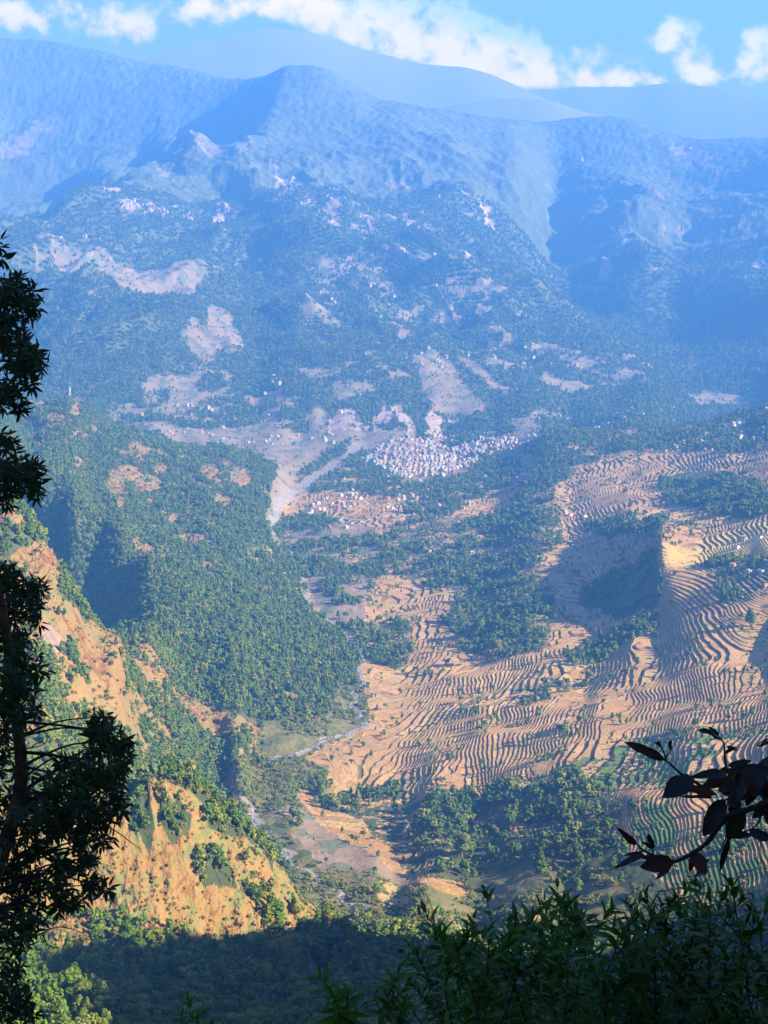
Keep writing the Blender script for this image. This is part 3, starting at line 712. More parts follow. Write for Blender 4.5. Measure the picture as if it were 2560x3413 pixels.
m_ground, nt, b = material('hillside soil and cover')
gg = G(nt)
att = N(nt, 'ShaderNodeAttribute'); att.attribute_name = 'soil'
geo = N(nt, 'ShaderNodeNewGeometry')
n1 = gg.noise(geo.outputs['Position'], 0.35, 4, .6)
n2 = gg.noise(geo.outputs['Position'], 0.06, 3, .6)
f = gg.m('ADD', 0.62, gg.m('ADD', gg.m('MULTIPLY', n1, .36), gg.m('MULTIPLY', n2, .40)))
vm = N(nt, 'ShaderNodeVectorMath', operation='SCALE')
nt.links.new(att.outputs['Color'], vm.inputs[0]); nt.links.new(f, vm.inputs['Scale'])
nt.links.new(vm.outputs[0], b.inputs['Base Color'])
n3 = gg.noise(geo.outputs['Position'], .9, 5, .7)
n4 = gg.noise(geo.outputs['Position'], .16, 4, .6)
bp = N(nt, 'ShaderNodeBump'); bp.inputs['Strength'].default_value = .9; bp.inputs['Distance'].default_value = 1.0
nt.links.new(gg.m('ADD', n3, gg.m('MULTIPLY', n4, 2.2)), bp.inputs['Height']); nt.links.new(bp.outputs[0], b.inputs['Normal'])

rA = int(np.searchsorted(S, math.log(380))); rB = int(np.searchsorted(S, math.log(5150)))
relief('valley_ground', 0, rB + 1, m_ground)
relief('mountain', rB, NR, m_ground)

# far ranges behind the wall, each a long ridge of its own
def range_(pts, d0, depth, seed):
    nx, ny = 500, 60
    xs = np.linspace(-.36, .36, nx)
    th = np.array([math.atan2(*ray(p[0], p[1])[:2]) for p in pts]); tt = np.array([tanel(*p) for p in pts])
    o = np.argsort(th)
    crest = np.interp(xs, th[o], tt[o]) * d0
    kk = np.exp(-.5 * (np.arange(-24, 25) / 9.0) ** 2); crest = np.convolve(np.pad(crest, 24, 'edge'), kk / kk.sum(), 'valid')
    vv = np.linspace(-1, 1, ny)
    prof = 1 - np.abs(vv) ** 1.2
    Xg = np.zeros((ny, nx)); Yg = Xg.copy(); Zg = Xg.copy()
    for j, v_ in enumerate(vv):
        dd = d0 + v_ * depth
        Xg[j] = dd * np.sin(xs); Yg[j] = dd * np.cos(xs)
        Zg[j] = -500 + (crest + 500) * prof[j]
    rn = fbm(Xg.astype(np.float32), Yg.astype(np.float32), 1400, 5, .5, seed, ridged=True) - .4
    Zg += rn * 60 * (1 - .8 * prof[:, None])
    Zg += fbm(Xg.astype(np.float32), Yg.astype(np.float32), 420, 2, .5, seed + 5) * 16
    me = bpy.data.meshes.new('hills')
    vs = np.stack([Xg, Yg, Zg], -1).reshape(-1, 3)
    i = (np.arange(ny - 1)[:, None] * nx + np.arange(nx - 1)[None]).ravel()
    me.from_pydata(vs.tolist(), [], np.stack([i, i + 1, i + nx + 1, i + nx], 1).tolist())
    at_ = me.color_attributes.new('soil', 'FLOAT_COLOR', 'POINT')
    at_.data.foreach_set('color', np.tile(np.array([.30, .24, .17, 1], np.float32), len(vs)))
    me.materials.append(m_ground)
    ob = bpy.data.objects.new('hills', me); COL.objects.link(ob); ob['kind'] = 'structure'
range_([(-300, 420), (0, 330), (300, 250), (520, 175), (680, 135), (800, 108), (865, 84), (930, 92), (1000, 90), (1100, 122), (1250, 174), (1400, 215), (1560, 215), (1640, 235), (1720, 275), (1800, 315), (1900, 380), (2100, 500), (2700, 560)], 17200, 900, 121)
range_([(-300, 600), (1200, 500), (1420, 380), (1520, 335), (1620, 330), (1760, 316), (1830, 325), (1900, 352), (1960, 370), (2100, 420), (2700, 560)], 15200, 800, 127)
range_([(-300, 300), (1200, 300), (1700, 300), (1850, 297), (1950, 284), (2060, 288), (2160, 284), (2260, 270), (2340, 276), (2420, 298), (2480, 312), (2560, 325), (2700, 340)], 17600, 900, 131)

# ------------------------------------------------------------------ trees
def link(name, me, parent=None):
    o = bpy.data.objects.new(name, me)
    COL.objects.link(o)
    if parent is not None:
        o.parent = parent
    return o

def np_mesh(name, verts, faces, mats, mat_idx=None, smooth=False):
    """faces: (n,3) or (n,4) array"""
    verts = np.asarray(verts, np.float32); faces = np.asarray(faces, np.int32)
    k = faces.shape[1]
    me = bpy.data.meshes.new(name)
    me.vertices.add(len(verts)); me.vertices.foreach_set('co', verts.ravel())
    me.loops.add(faces.size); me.polygons.add(len(faces))
    me.loops.foreach_set('vertex_index', faces.ravel())
    me.polygons.foreach_set('loop_start', np.arange(len(faces), dtype=np.int32) * k)
    me.polygons.foreach_set('loop_total', np.full(len(faces), k, np.int32))
    if smooth:
        me.polygons.foreach_set('use_smooth', np.ones(len(faces), bool))
    for m in mats:
        me.materials.append(m)
    if mat_idx is not None:
        me.polygons.foreach_set('material_index', np.asarray(mat_idx, np.int32))
    me.update(calc_edges=True)
    return me

def leaf_material(name, stops, trans=.15, rough=.6, scale=3.0):
    m, nt, b = material(name)
    g_ = G(nt)
    oi = N(nt, 'ShaderNodeObjectInfo')
    geo = N(nt, 'ShaderNodeNewGeometry')
    rnd = g_.m('ADD', g_.m('MULTIPLY', oi.outputs['Random'], .75), g_.m('MULTIPLY', geo.outputs['Random Per Island'], .25))
    c = g_.ramp(rnd, stops)
    nt.links.new(c, b.inputs['Base Color'])
    b.inputs['Roughness'].default_value = rough
    if trans:
        tr = N(nt, 'ShaderNodeBsdfTranslucent'); mx = N(nt, 'ShaderNodeMixShader')
        nt.links.new(c, tr.inputs[0]); mx.inputs[0].default_value = trans
        nt.links.new(b.outputs[0], mx.inputs[1]); nt.links.new(tr.outputs[0], mx.inputs[2])
        nt.links.new(mx.outputs[0], nt.nodes['Material Output'].inputs[0])
    return m
m_leaf = leaf_material('tree foliage', [(0, (.055, .115, .010)), (.25, (.10, .175, .012)), (.5, (.07, .13, .020)), (.72, (.16, .22, .020)), (.88, (.24, .24, .035)), (1, (.30, .19, .06))])
m_leafy = leaf_material('yellow green foliage', [(0, (.08, .15, .025)), (.5, (.12, .19, .03)), (1, (.20, .22, .05))])
m_brush = leaf_material('brush foliage', [(0, (.07, .13, .015)), (.3, (.13, .20, .02)), (.6, (.21, .22, .04)), (1, (.28, .19, .07))])
m_bark, nt, b = material('bark')
b.inputs['Base Color'].default_value = (.12, .085, .06, 1)
gb = G(nt); nt.links.new(gb.ramp(gb.noise(None, 9, 4), [(.3, (.06, .045, .03)), (.7, (.17, .13, .10))]), b.inputs['Base Color'])

def tube(path, radii, sides=5):
    """closed tapering tube along a path -> verts, quads"""
    vs, fs = [], []
    path = [Vector(p) for p in path]
    for i, p in enumerate(path):
        t = (path[min(i + 1, len(path) - 1)] - path[max(i - 1, 0)]).normalized()
        a = t.orthogonal().normalized(); b_ = t.cross(a)
        for k in range(sides):
            an = 2 * math.pi * k / sides
            vs.append(p + (a * math.cos(an) + b_ * math.sin(an)) * radii[i])
    for i in range(len(path) - 1):
        for k in range(sides):
            k2_ = (k + 1) % sides
            fs.append((i * sides + k, i * sides + k2_, (i + 1) * sides + k2_, (i + 1) * sides + k))
    return np.array([tuple(v) for v in vs]), np.array(fs)

def join(parts):
    vs, fs, off = [], [], 0
    for v, f in parts:
        vs.append(v); fs.append(f + off); off += len(v)
    return np.concatenate(vs), np.concatenate(fs)

ico_v = None
def ico():
    global ico_v
    if ico_v is None:
        import bmesh
        bm = bmesh.new(); bmesh.ops.create_icosphere(bm, subdivisions=2, radius=1)
        ico_v = (np.array([v.co[:] for v in bm.verts]), np.array([[v.index for v in f.verts] for f in bm.faces]))
        bm.free()
    return ico_v

def leaf_cards(centres, normals, size, rg):
    """one small bent leaf-clump quad per centre"""
    n_ = len(centres)
    t = rg.normal(size=(n_, 3)); t -= (t * normals).sum(1, keepdims=True) * normals
    t /= np.linalg.norm(t, axis=1, keepdims=True) + 1e-9
    b_ = np.cross(normals, t)
    s1 = (size * rg.uniform(.6, 1.3, (n_, 1))); s2 = s1 * rg.uniform(.5, .9, (n_, 1))
    v = np.stack([centres - t * s1, centres + b_ * s2 * .9 + normals * s1 * .15, centres + t * s1, centres - b_ * s2], 1)
    return v.reshape(-1, 3), np.arange(n_ * 4).reshape(-1, 4)

def crown_lobes(kind, rg):
    """lobe centres and radii for a tree one unit high"""
    L = []
    if kind == 'round':
        for i in range(11):
            a = rg.uniform(0, 6.28); r = .22 * math.sqrt(rg.uniform(0, 1)); z = rg.uniform(.42, .85)
            L.append((r * math.cos(a) * (1.3 - abs(z - .55)), r * math.sin(a) * (1.3 - abs(z - .55)), z, rg.uniform(.11, .18)))
    elif kind == 'tall':
        for i in range(12):
            z = .28 + .65 * i / 11; a = rg.uniform(0, 6.28); r = .10 * (1.1 - z) + .05
            L.append((r * math.cos(a), r * math.sin(a), z, .17 - .10 * abs(z - .5) - .04 * (z > .8)))
    elif kind == 'pine':
        for i in range(14):
            z = .25 + .70 * i / 13; a = i * 2.4; r = .17 * (1.0 - z) + .01
            L.append((r * math.cos(a), r * math.sin(a), z, .05 + .15 * (1 - z)))
    else:  # bush
        for i in range(8):
            a = rg.uniform(0, 6.28); r = .35 * math.sqrt(rg.uniform(0, 1)); z = rg.uniform(.2, .6)
            L.append((r * math.cos(a), r * math.sin(a), z, rg.uniform(.2, .32)))
    return L

def crown_leaves(kind, n_, size, seed, flat=.8):
    rg = np.random.default_rng(seed)
    L = crown_lobes(kind, rg)
    w_ = np.array([l[3] ** 2 for l in L]); w_ /= w_.sum()
    which = rg.choice(len(L), n_, p=w_)
    dr = rg.normal(size=(n_, 3)); dr /= np.linalg.norm(dr, axis=1, keepdims=True)
    rad = rg.uniform(.25, 1.05, (n_, 1)) ** .45
    C_ = np.array([l[:3] for l in L])[which] + dr * rad * np.array([l[3] for l in L])[which][:, None] * np.array([1, 1, flat])
    nn = dr + rg.normal(size=(n_, 3)) * .55 + np.array([0, 0, .4]); nn /= np.linalg.norm(nn, axis=1, keepdims=True)
    return leaf_cards(C_, nn, size, rg), L

def far_tree(kind, seed, leafmat):
    """small-in-view tree: lumpy crown of leaf clumps round a trunk"""
    rg = np.random.default_rng(seed)
    (v, f), L = crown_leaves(kind, 230, .075, seed)
    iv, if_ = ico()
    parts = []
    tv, tf = tube([(0, 0, -.08), (.01, 0, .3), (0, .01, .6)], [.03, .02, .01], 4)
    for l in L[::2]:
        w_ = iv * (l[3] * .72) * (1 + .25 * rg.normal(size=(len(iv), 1)) * .6) + np.array(l[:3])
        parts.append((w_, if_))
    cv, cf = join(parts)
    cf4 = np.concatenate([cf, cf[:, 2:3]], 1)
    # triangles and quads in one mesh: split quads
    q = f; tri = np.concatenate([q[:, [0, 1, 2]], q[:, [0, 2, 3]]])
    tt_ = np.concatenate([tf[:, [0, 1, 2]], tf[:, [0, 2, 3]]])
    V, F = join([(v, tri), (cv, cf), (tv, tt_)])
    mi = np.zeros(len(F), int); mi[len(tri) + len(cf):] = 1
    return np_mesh('tree', V, F, [leafmat, m_bark], mi)

# where the trees stand
clump = fbm(X, Y, 55, 3, .6, 141)
clump2 = fbm(X, Y, 160, 2, .5, 143)
dens = FOR.copy()
mid_ = (FOR > .1) & (FOR < .7)
dens = np.where(mid_, np.clip(FOR * 1.0 + (clump + .8 * clump2) * 2.1, 0, 1), dens)
dens = np.where((FOR >= .7), dens * np.clip(1.0 + (clump + .15) * 1.5, .15, 1), dens)
dens = np.where((FOR > .005) & (FOR <= .1), np.clip(FOR * (1 + clump * 6), 0, .3), dens)
cellA = (DD ** 2) * np.gradient(S)[:, None] * np.gradient(TH)[None]
runmax = np.maximum.accumulate(Z / DD, axis=0)
view = (Z + 14) / DD >= runmax
view &= (np.abs(THG) < .252) & (Z / DD > -.62)
spacing = np.where(KND == 7, 22.0, 46.0) * (1 + 1.2 * sm(d, 3500, 6500)) * np.where((KND == 2) & (d < 1000), .62, 1.0)
slope = np.clip(np.hypot(np.gradient(Z, axis=0) / (np.gradient(S)[:, None] * DD), np.gradient(Z, axis=1) / (np.gradient(TH)[None] * DD)), 0, 2.5)
prob = dens * cellA * np.sqrt(1 + slope ** 2) / spacing * view * (d > 360) * (d < 8800) * np.where(d > 5000, .75, 1) * np.where(d > 6800, .5, 1)
pick = rng.random(Z.shape, dtype=np.float32) < prob
# the near, single trees seen in the photograph (photo x, y of the foot, height in px, kind)
ri, ci = np.nonzero(pick)
tx = X[ri, ci]; ty = Y[ri, ci]; tz = Z[ri, ci]; td = d[ri, ci]; tk = KND[ri, ci]; tf_ = dens[ri, ci]
print('trees', len(ri))
jx = rng.normal(size=len(ri)) * .3
hgt_t = np.where(tk == 7, rng.uniform(2.2, 6.0, len(ri)), rng.uniform(5.5, 13.5, len(ri)) * np.where(rng.random(len(ri)) < .12, 1.35, 1.0))
hgt_t = np.where(td > 4500, hgt_t * 1.25, hgt_t)
hgt_t = np.where(td > 6500, hgt_t * 1.25, hgt_t)
hgt_t = np.where((tf_ < .35) & (tk != 7), hgt_t * .72, hgt_t)
hgt_t = np.where(td < 1000, hgt_t * .82, hgt_t)

def scatter(name, idx, protos, label=None, cat=None):
    me = bpy.data.meshes.new(name)
    me.vertices.add(len(idx)); me.vertices.foreach_set('co', np.stack([tx[idx], ty[idx], tz[idx]], 1).astype(np.float32).ravel())
    a1 = me.attributes.new('scl', 'FLOAT_VECTOR', 'POINT')
    h_ = hgt_t[idx]; w_ = h_ * rng.uniform(.8, 1.25, len(idx))
    a1.data.foreach_set('vector', np.stack([w_, w_, h_], 1).astype(np.float32).ravel())
    a2 = me.attributes.new('rot', 'FLOAT_VECTOR', 'POINT')
    a2.data.foreach_set('vector', np.stack([rng.normal(size=len(idx)) * .05, rng.normal(size=len(idx)) * .05, rng.uniform(0, 6.28, len(idx))], 1).astype(np.float32).ravel())
    a3 = me.attributes.new('pick', 'INT', 'POINT')
    a3.data.foreach_set('value', rng.integers(0, len(protos), len(idx)).astype(np.int32))
    o = link(name, me)
    ng = bpy.data.node_groups.new(name + ' scatter', 'GeometryNodeTree')
    ng.interface.new_socket('Geometry', in_out='INPUT', socket_type='NodeSocketGeometry')
    ng.interface.new_socket('Geometry', in_out='OUTPUT', socket_type='NodeSocketGeometry')
    gi = ng.nodes.new('NodeGroupInput'); go = ng.nodes.new('NodeGroupOutput')
    iop = ng.nodes.new('GeometryNodeInstanceOnPoints')
    jn = ng.nodes.new('GeometryNodeJoinGeometry')
    for pm in reversed(protos):
        po = bpy.data.objects.new('tree', pm)
        oi = ng.nodes.new('GeometryNodeObjectInfo'); oi.inputs['Object'].default_value = po
        oi.inputs['As Instance'].default_value = True
        ng.links.new(oi.outputs['Geometry'], jn.inputs[0])
    def attr(nm, ty_):
        n_ = ng.nodes.new('GeometryNodeInputNamedAttribute'); n_.data_type = ty_; n_.inputs['Name'].default_value = nm
        return n_.outputs[0]
    ng.links.new(gi.outputs[0], iop.inputs['Points']); ng.links.new(jn.outputs[0], iop.inputs['Instance'])
    iop.inputs['Pick Instance'].default_value = True
    ng.links.new(attr('pick', 'INT'), iop.inputs['Instance Index'])
    ng.links.new(attr('scl', 'FLOAT_VECTOR'), iop.inputs['Scale'])
    e2r = ng.nodes.new('FunctionNodeEulerToRotation')
    ng.links.new(attr('rot', 'FLOAT_VECTOR'), e2r.inputs[0]); ng.links.new(e2r.outputs[0], iop.inputs['Rotation'])
    ng.links.new(iop.outputs[0], go.inputs[0])
    md = o.modifiers.new('scatter', 'NODES'); md.node_group = ng
    o['kind'] = 'stuff'
    if label: o['label'] = label
    if cat: o['category'] = cat
    return o

def gz(x, y):
    """height of the finished ground"""
    th = math.atan2(x, y); s_ = math.log(math.hypot(x, y))
    c = int(np.searchsorted(TH, th)) - 1; r = int(np.searchsorted(S, s_)) - 1
    c = min(max(c, 0), NC - 2); r = min(max(r, 0), NR - 2)
    u = (th - TH[c]) / (TH[c + 1] - TH[c]); v_ = (s_ - S[r]) / (S[r + 1] - S[r])
    return float((Z[r, c] * (1 - u) + Z[r, c + 1] * u) * (1 - v_) + (Z[r + 1, c] * (1 - u) + Z[r + 1, c + 1] * u) * v_)
def foot(px, py, smin=None):
    """ground point seen at a photo pixel"""
    th, s_, r, c = hit(px, py, smin)
    dd = math.exp(s_)
    x, y = dd * math.sin(th), dd * math.cos(th)
    return Vector((x, y, gz(x, y)))

protoA = [far_tree('round', 1, m_leaf), far_tree('tall', 2, m_leaf), far_tree('round', 3, m_leaf), far_tree('pine', 4, m_leaf), far_tree('tall', 5, m_leaf)]
protoB = [far_tree('bush', 11, m_brush), far_tree('bush', 12, m_brush), far_tree('round', 13, m_brush)]
isb = (tk == 7) | ((tk == 5) & (td > 1150) & (td < 1500) & (ty > 0) & (tx < 130))
hgt_t = np.where(isb & (tk == 5), hgt_t * .45, hgt_t)

# --- single trees: trunk with limbs and a crown of leaves, copied to where each stands
def near_tree(kind, seed, mat):
    rg = np.random.default_rng(seed)
    (v, f), L = crown_leaves(kind, 2300, .034, seed, .85)
    me_c = np_mesh('crown', v, f, [mat])
    parts = []
    top = .62 if kind in ('round', 'bush') else .88
    parts.append(tube([(0, 0, -.10), (.012, -.006, .12), (-.01, .01, .35), (.006, .0, top)], [.034, .026, .018, .005], 7))
    for l in L[::1]:
        z0 = max(.12, l[2] - .16)
        parts.append(tube([(0, 0, z0), (l[0] * .5, l[1] * .5, z0 + (l[2] - z0) * .7), (l[0] * .95, l[1] * .95, l[2])], [.011, .007, .003], 4))
    v, f = join(parts)
    return np_mesh('trunk', v, f, [m_bark]), me_c
KINDS = [near_tree('round', 31, m_leaf), near_tree('tall', 32, m_leaf), near_tree('round', 33, m_leaf), near_tree('pine', 34, m_leaf), near_tree('round', 35, m_leafy), near_tree('tall', 36, m_leafy)]
SHAPE = ['rounded', 'slender', 'round topped', 'conical', 'yellow green rounded', 'slender yellow green']
def plant(loc, h, k, label, group, w=1.0, rz=None):
    t = bpy.data.objects.new('tree', None); COL.objects.link(t)
    t.location = loc; t.scale = (h * w, h * w, h); t.rotation_euler = (0, 0, random.uniform(0, 6.28) if rz is None else rz)
    t.empty_display_size = .1
    a = link('trunk', KINDS[k][0], t); b_ = link('crown', KINDS[k][1], t)
    t['label'] = label; t['category'] = 'tree'; t['group'] = group
    return t
random.seed(5)
# the ones that stand out in the shaded bowl and on the terraces (photo x, y of the foot, height in photo px, kind, label)
named = [(2120, 2998, 62, 4, 'broad pale green tree, largest one standing out of the shaded bowl'), (2180, 2962, 40, 4, 'small round lit tree just right of the broad pale one in the bowl'), (2026, 3040, 62, 5, 'bright green columnar tree above the dry bank in the shaded bowl'),
         (2120, 3080, 78, 3, 'conical pale tree below the broad one in the shaded bowl'), (1800, 2910, 95, 3, 'tall lone pine like tree in the middle of the shaded gully'), (2070, 2945, 50, 5, 'narrow light green tree left of and above the broad pale one'),
         (1540, 2870, 92, 4, 'bright yellow green tree at the left end of the small brown field'), (1535, 2770, 60, 2, 'dark green tree above the bright yellow green one on the gully edge'), (1925, 2985, 62, 4, 'green tree with a dry branch, mid bowl'), (1930, 2880, 70, 1, 'tree at the upper rim of the shaded bowl'),
         (2500, 2090, 62, 1, 'lone dark tree among the pale terraces at the right edge'), (1890, 2760, 60, 4, 'green tree on the slope under the tall pine like tree'), (1810, 2655, 50, 4, 'lit bushy tree at the top edge of the bowl under the green terraces'), (1640, 2200, 80, 0, 'big rounded tree in the wooded hollow between terraces'),
         (1590, 2130, 75, 2, 'second big rounded tree in the wooded hollow, on its left side'), (2210, 3075, 50, 5, 'pale tree low in the bowl behind the shrub tops'), (1755, 2120, 60, 1, 'tall tree on the right rim of the wooded hollow'), (1690, 2080, 60, 0, 'tree at the upper end of the wooded hollow')]
taken = []
for (a, b_, hp, k, lab) in named:
    p = foot(a, b_)
    dd = math.hypot(p.x, p.y)
    plant(p - Vector((0, 0, .2)), hp / FPX * dd * 1.05, k, lab, 'single trees on the right side of the valley', 1.05)
    taken.append((p.x, p.y))
# tall trees on the shoulder of the hill at the lower left
vis_sz = hgt_t / td
order = np.argsort(-vis_sz)
ind = []
cell = {}
pxs = 1280 + FPX * np.tan(np.arctan2(tx, ty))
pys = np.empty(len(tx))
depr = np.degrees(np.arctan2(-tz, td)); pys = 1706.5 + FPX * np.tan(np.radians(depr - PITCH))
count_in = {}
def third(v, cuts, names):
    return names[sum(v > c for c in cuts)]
def area_of(i):
    a, b_ = pxs[i], pys[i]
    w_, g__ = area_base(i)
    if 'wood' in w_ or 'spur' in w_:
        w_ += ', ' + third(a, (330, 560, 800, 1020, 1250), ('far left', 'left', 'left of middle', 'middle', 'right of middle', 'far right'))
        if 'spur' not in w_:
            w_ += third(b_, (3130, 3210, 3300), (' shadow edge', ' upper rows', ' middle rows', ' bottom rows'))
        else:
            w_ += third(b_, (2780, 2950), (' near the crest', ' halfway down', ' low down'))
    else:
        w_ += third(b_, (2700, 2850), (', upper part', ', middle part', ', lower part'))
    return w_, g__
def area_base(i):
    a, b_ = pxs[i], pys[i]
    if td[i] < 1010 and b_ < 3125 and a < 1150:
        return 'on the golden foreground spur', 'trees scattered over the dry golden spur'
    if td[i] < 1010 and a < 420:
        return 'in the lower left corner wood', 'trees of the lower left corner wood'
    if td[i] < 1060:
        return 'in the shaded foreground wood', 'trees of the shaded wood in front'
    if a > 1180:
        return 'in the shaded bowl under the terraces', 'trees of the shaded bowl'
    return 'on the steep left slope above the stream', 'trees on the steep left slope'
quota = 282
for i in order:
    if len(ind) >= quota: break
    if isb[i] or not (-60 < pxs[i] < 2620) or pys[i] - vis_sz[i] * FPX > 3430: continue
    if pxs[i] < 110 and pys[i] > 1900: continue
    if pxs[i] > 1240 and pys[i] > 3230: continue
    key = (int(pxs[i] // 26), int(pys[i] // 26))
    if key in cell: continue
    cell[key] = 1
    ind.append(i)
for i in ind:
    where, grp = area_of(i)
    light = (pxs[i] < 420 and pys[i] > 3180)
    k = random.choice([4, 5]) if light else (random.choice([0, 0, 1, 2, 2, 3]) if td[i] < 1010 else random.choice([0, 1, 2, 3, 4]))
    plant((float(tx[i]), float(ty[i]), float(tz[i]) - .2), float(hgt_t[i]), k, ('tall ' if hgt_t[i] > 9.5 else 'small ' if hgt_t[i] < 7.2 else '') * (k != 1 and k != 5) + SHAPE[k] + ' tree ' + where, grp, random.uniform(.95, 1.25))
mask_i = np.zeros(len(ri), bool); mask_i[ind] = True
LG = np.zeros(Z.shape, bool)
for pl in ([(90, 2180), (250, 2260), (300, 2420), (430, 2560), (430, 2680), (180, 2700), (40, 2500)], [(150, 2100), (240, 2120), (330, 2230), (260, 2250), (130, 2180)], [(430, 2620), (520, 2560), (640, 2570), (560, 2700), (440, 2700)]):
    o, ins = zone(pl); LG[o] |= ins
lg = LG[ri, ci]
scatter('forest', np.nonzero(~isb & ~mask_i & lg)[0], [far_tree('round', 41, m_leafy), far_tree('tall', 42, m_leafy), far_tree('round', 43, m_leaf)], 'bright yellow green woodland on the near left slope', 'forest')
scatter('forest', np.nonzero(~isb & ~mask_i & ~lg)[0], protoA, 'dense green broadleaf and pine woodland covering the valley slopes', 'forest')
scatter('brush', np.nonzero(isb)[0], protoB, 'low yellow green brush on the riverside flats', 'brush')
# tufts and low shrubs over the dry slopes
pk = (rng.random(Z.shape, dtype=np.float32) < (cellA * np.sqrt(1 + slope ** 2) * view * (d > 500) * (d < 2300) * (((KND == 2) * (d < 1000)) * np.clip(.05 + clump * .12, .012, .16) + ((KND == 2) * (d >= 1000)) * .006 + ((KND == 5) & (d > 1000)) * .004)))
ri, ci = np.nonzero(pk)
tx, ty, tz = X[ri, ci], Y[ri, ci], Z[ri, ci]
hgt_t = rng.uniform(.7, 1.0, len(ri)) ** 3 * np.where(d[ri, ci] < 1000, 3.2, 5.5)
m_tuft = leaf_material('dry tufts', [(0, (.10, .12, .03)), (.3, (.17, .16, .04)), (.6, (.30, .22, .06)), (1, (.36, .22, .08))])
scatter('dry_scrub', np.arange(len(ri)), [far_tree('bush', 21, m_tuft), far_tree('bush', 22, m_tuft)], 'low dry shrubs and tufts on the bare golden slopes', 'scrub')

# ------------------------------------------------------------------ the stream
def ribbon(name, pts, width, mat, lift, seed=1, kind='structure'):
    rg = random.Random(seed)
    vs, fs = [], []
    for i, p in enumerate(pts):
        t = (pts[min(i + 1, len(pts) - 1)] - pts[max(i - 1, 0)]); t.z = 0; t.normalize()
        n_ = Vector((-t.y, t.x, 0)); w_ = width(p) * rg.uniform(.7, 1.3)
        for k in (-1, -.35, .35, 1):
            q = p + n_ * w_ * k
            vs.append((q.x, q.y, gz(q.x, q.y) + lift + (.15 if abs(k) < .9 else 0)))
        if i:
            for k in range(3):
                a = (i - 1) * 4 + k
                fs.append((a, a + 1, a + 5, a + 4))
    me = bpy.data.meshes.new(name); me.from_pydata(vs, [], fs); me.materials.append(mat)
    o = link(name, me); o['kind'] = kind
    return o
m_water, nt, b = material('white stream water')
g_ = G(nt); geo = N(nt, 'ShaderNodeNewGeometry')
nn = g_.noise(geo.outputs['Position'], .5, 4, .65)
nt.links.new(g_.ramp(nn, [(.42, (.15, .15, .12)), (.54, (.34, .31, .25)), (.66, (.78, .74, .66))]), b.inputs['Base Color'])
b.inputs['Roughness'].default_value = .25; b.inputs['Specular IOR Level'].default_value = .5
fine_river = curve(river_pts, 3)
ribbon('river', [Vector(p) for p in fine_river], lambda p: 1.35 + 1.0 * sm(math.hypot(p.x, p.y), 2400, 4000), m_water, .35)

m_road, nt, b = material('pale track')
b.inputs['Base Color'].default_value = (.62, .58, .52, 1)
for pts in ([(1708, 1548), (1718, 1562), (1736, 1575), (1752, 1582), (1765, 1586)], [(1200, 1740), (1260, 1725), (1330, 1718), (1390, 1690), (1480, 1670)], [(1560, 1785), (1630, 1760), (1720, 1730), (1800, 1712)],
            [(700, 1075), (740, 1068), (760, 1060), (790, 1040)]):
    c_ = curve([foot(*p) for p in pts], 8)
    ribbon('road', c_, lambda p: 2.6, m_road, .5, 3)

# ------------------------------------------------------------------ houses
def plain(name, col, rough=.85):
    m, nt, b = material(name)
    g_ = G(nt); geo = N(nt, 'ShaderNodeNewGeometry')
    f = g_.noise(geo.outputs['Position'], .6, 3, .6)
    nt.links.new(g_.mix(f, tuple(c * .82 for c in col), tuple(min(c * 1.1, .9) for c in col)), b.inputs['Base Color'])
    b.inputs['Roughness'].default_value = rough
    return m
WALLS = {'white': plain('white plaster', (.70, .61, .49)), 'pink': plain('pink plaster', (.56, .34, .24)), 'cream': plain('cream plaster', (.54, .44, .29)), 'brick': plain('orange brick', (.42, .20, .12)),
         'blue': plain('pale blue plaster', (.32, .42, .54)), 'yellow': plain('yellow plaster', (.55, .43, .15)), 'grey': plain('bare concrete', (.36, .34, .32))}
m_flat = plain('flat concrete roof', (.40, .38, .35)); m_tin = plain('blue tin roof', (.22, .31, .42), .6); m_red = plain('red roof', (.50, .13, .09)); m_win = plain('window opening', (.05, .06, .08), .3)
def bxa(x0, x1, y0, y1, z0, z1):
    v = np.array([(x, y, z) for x in (x0, x1) for y in (y0, y1) for z in (z0, z1)], float)
    f = np.array([(0, 1, 3, 2), (4, 6, 7, 5), (0, 4, 5, 1), (2, 3, 7, 6), (0, 2, 6, 4), (1, 5, 7, 3)])
    return v, f
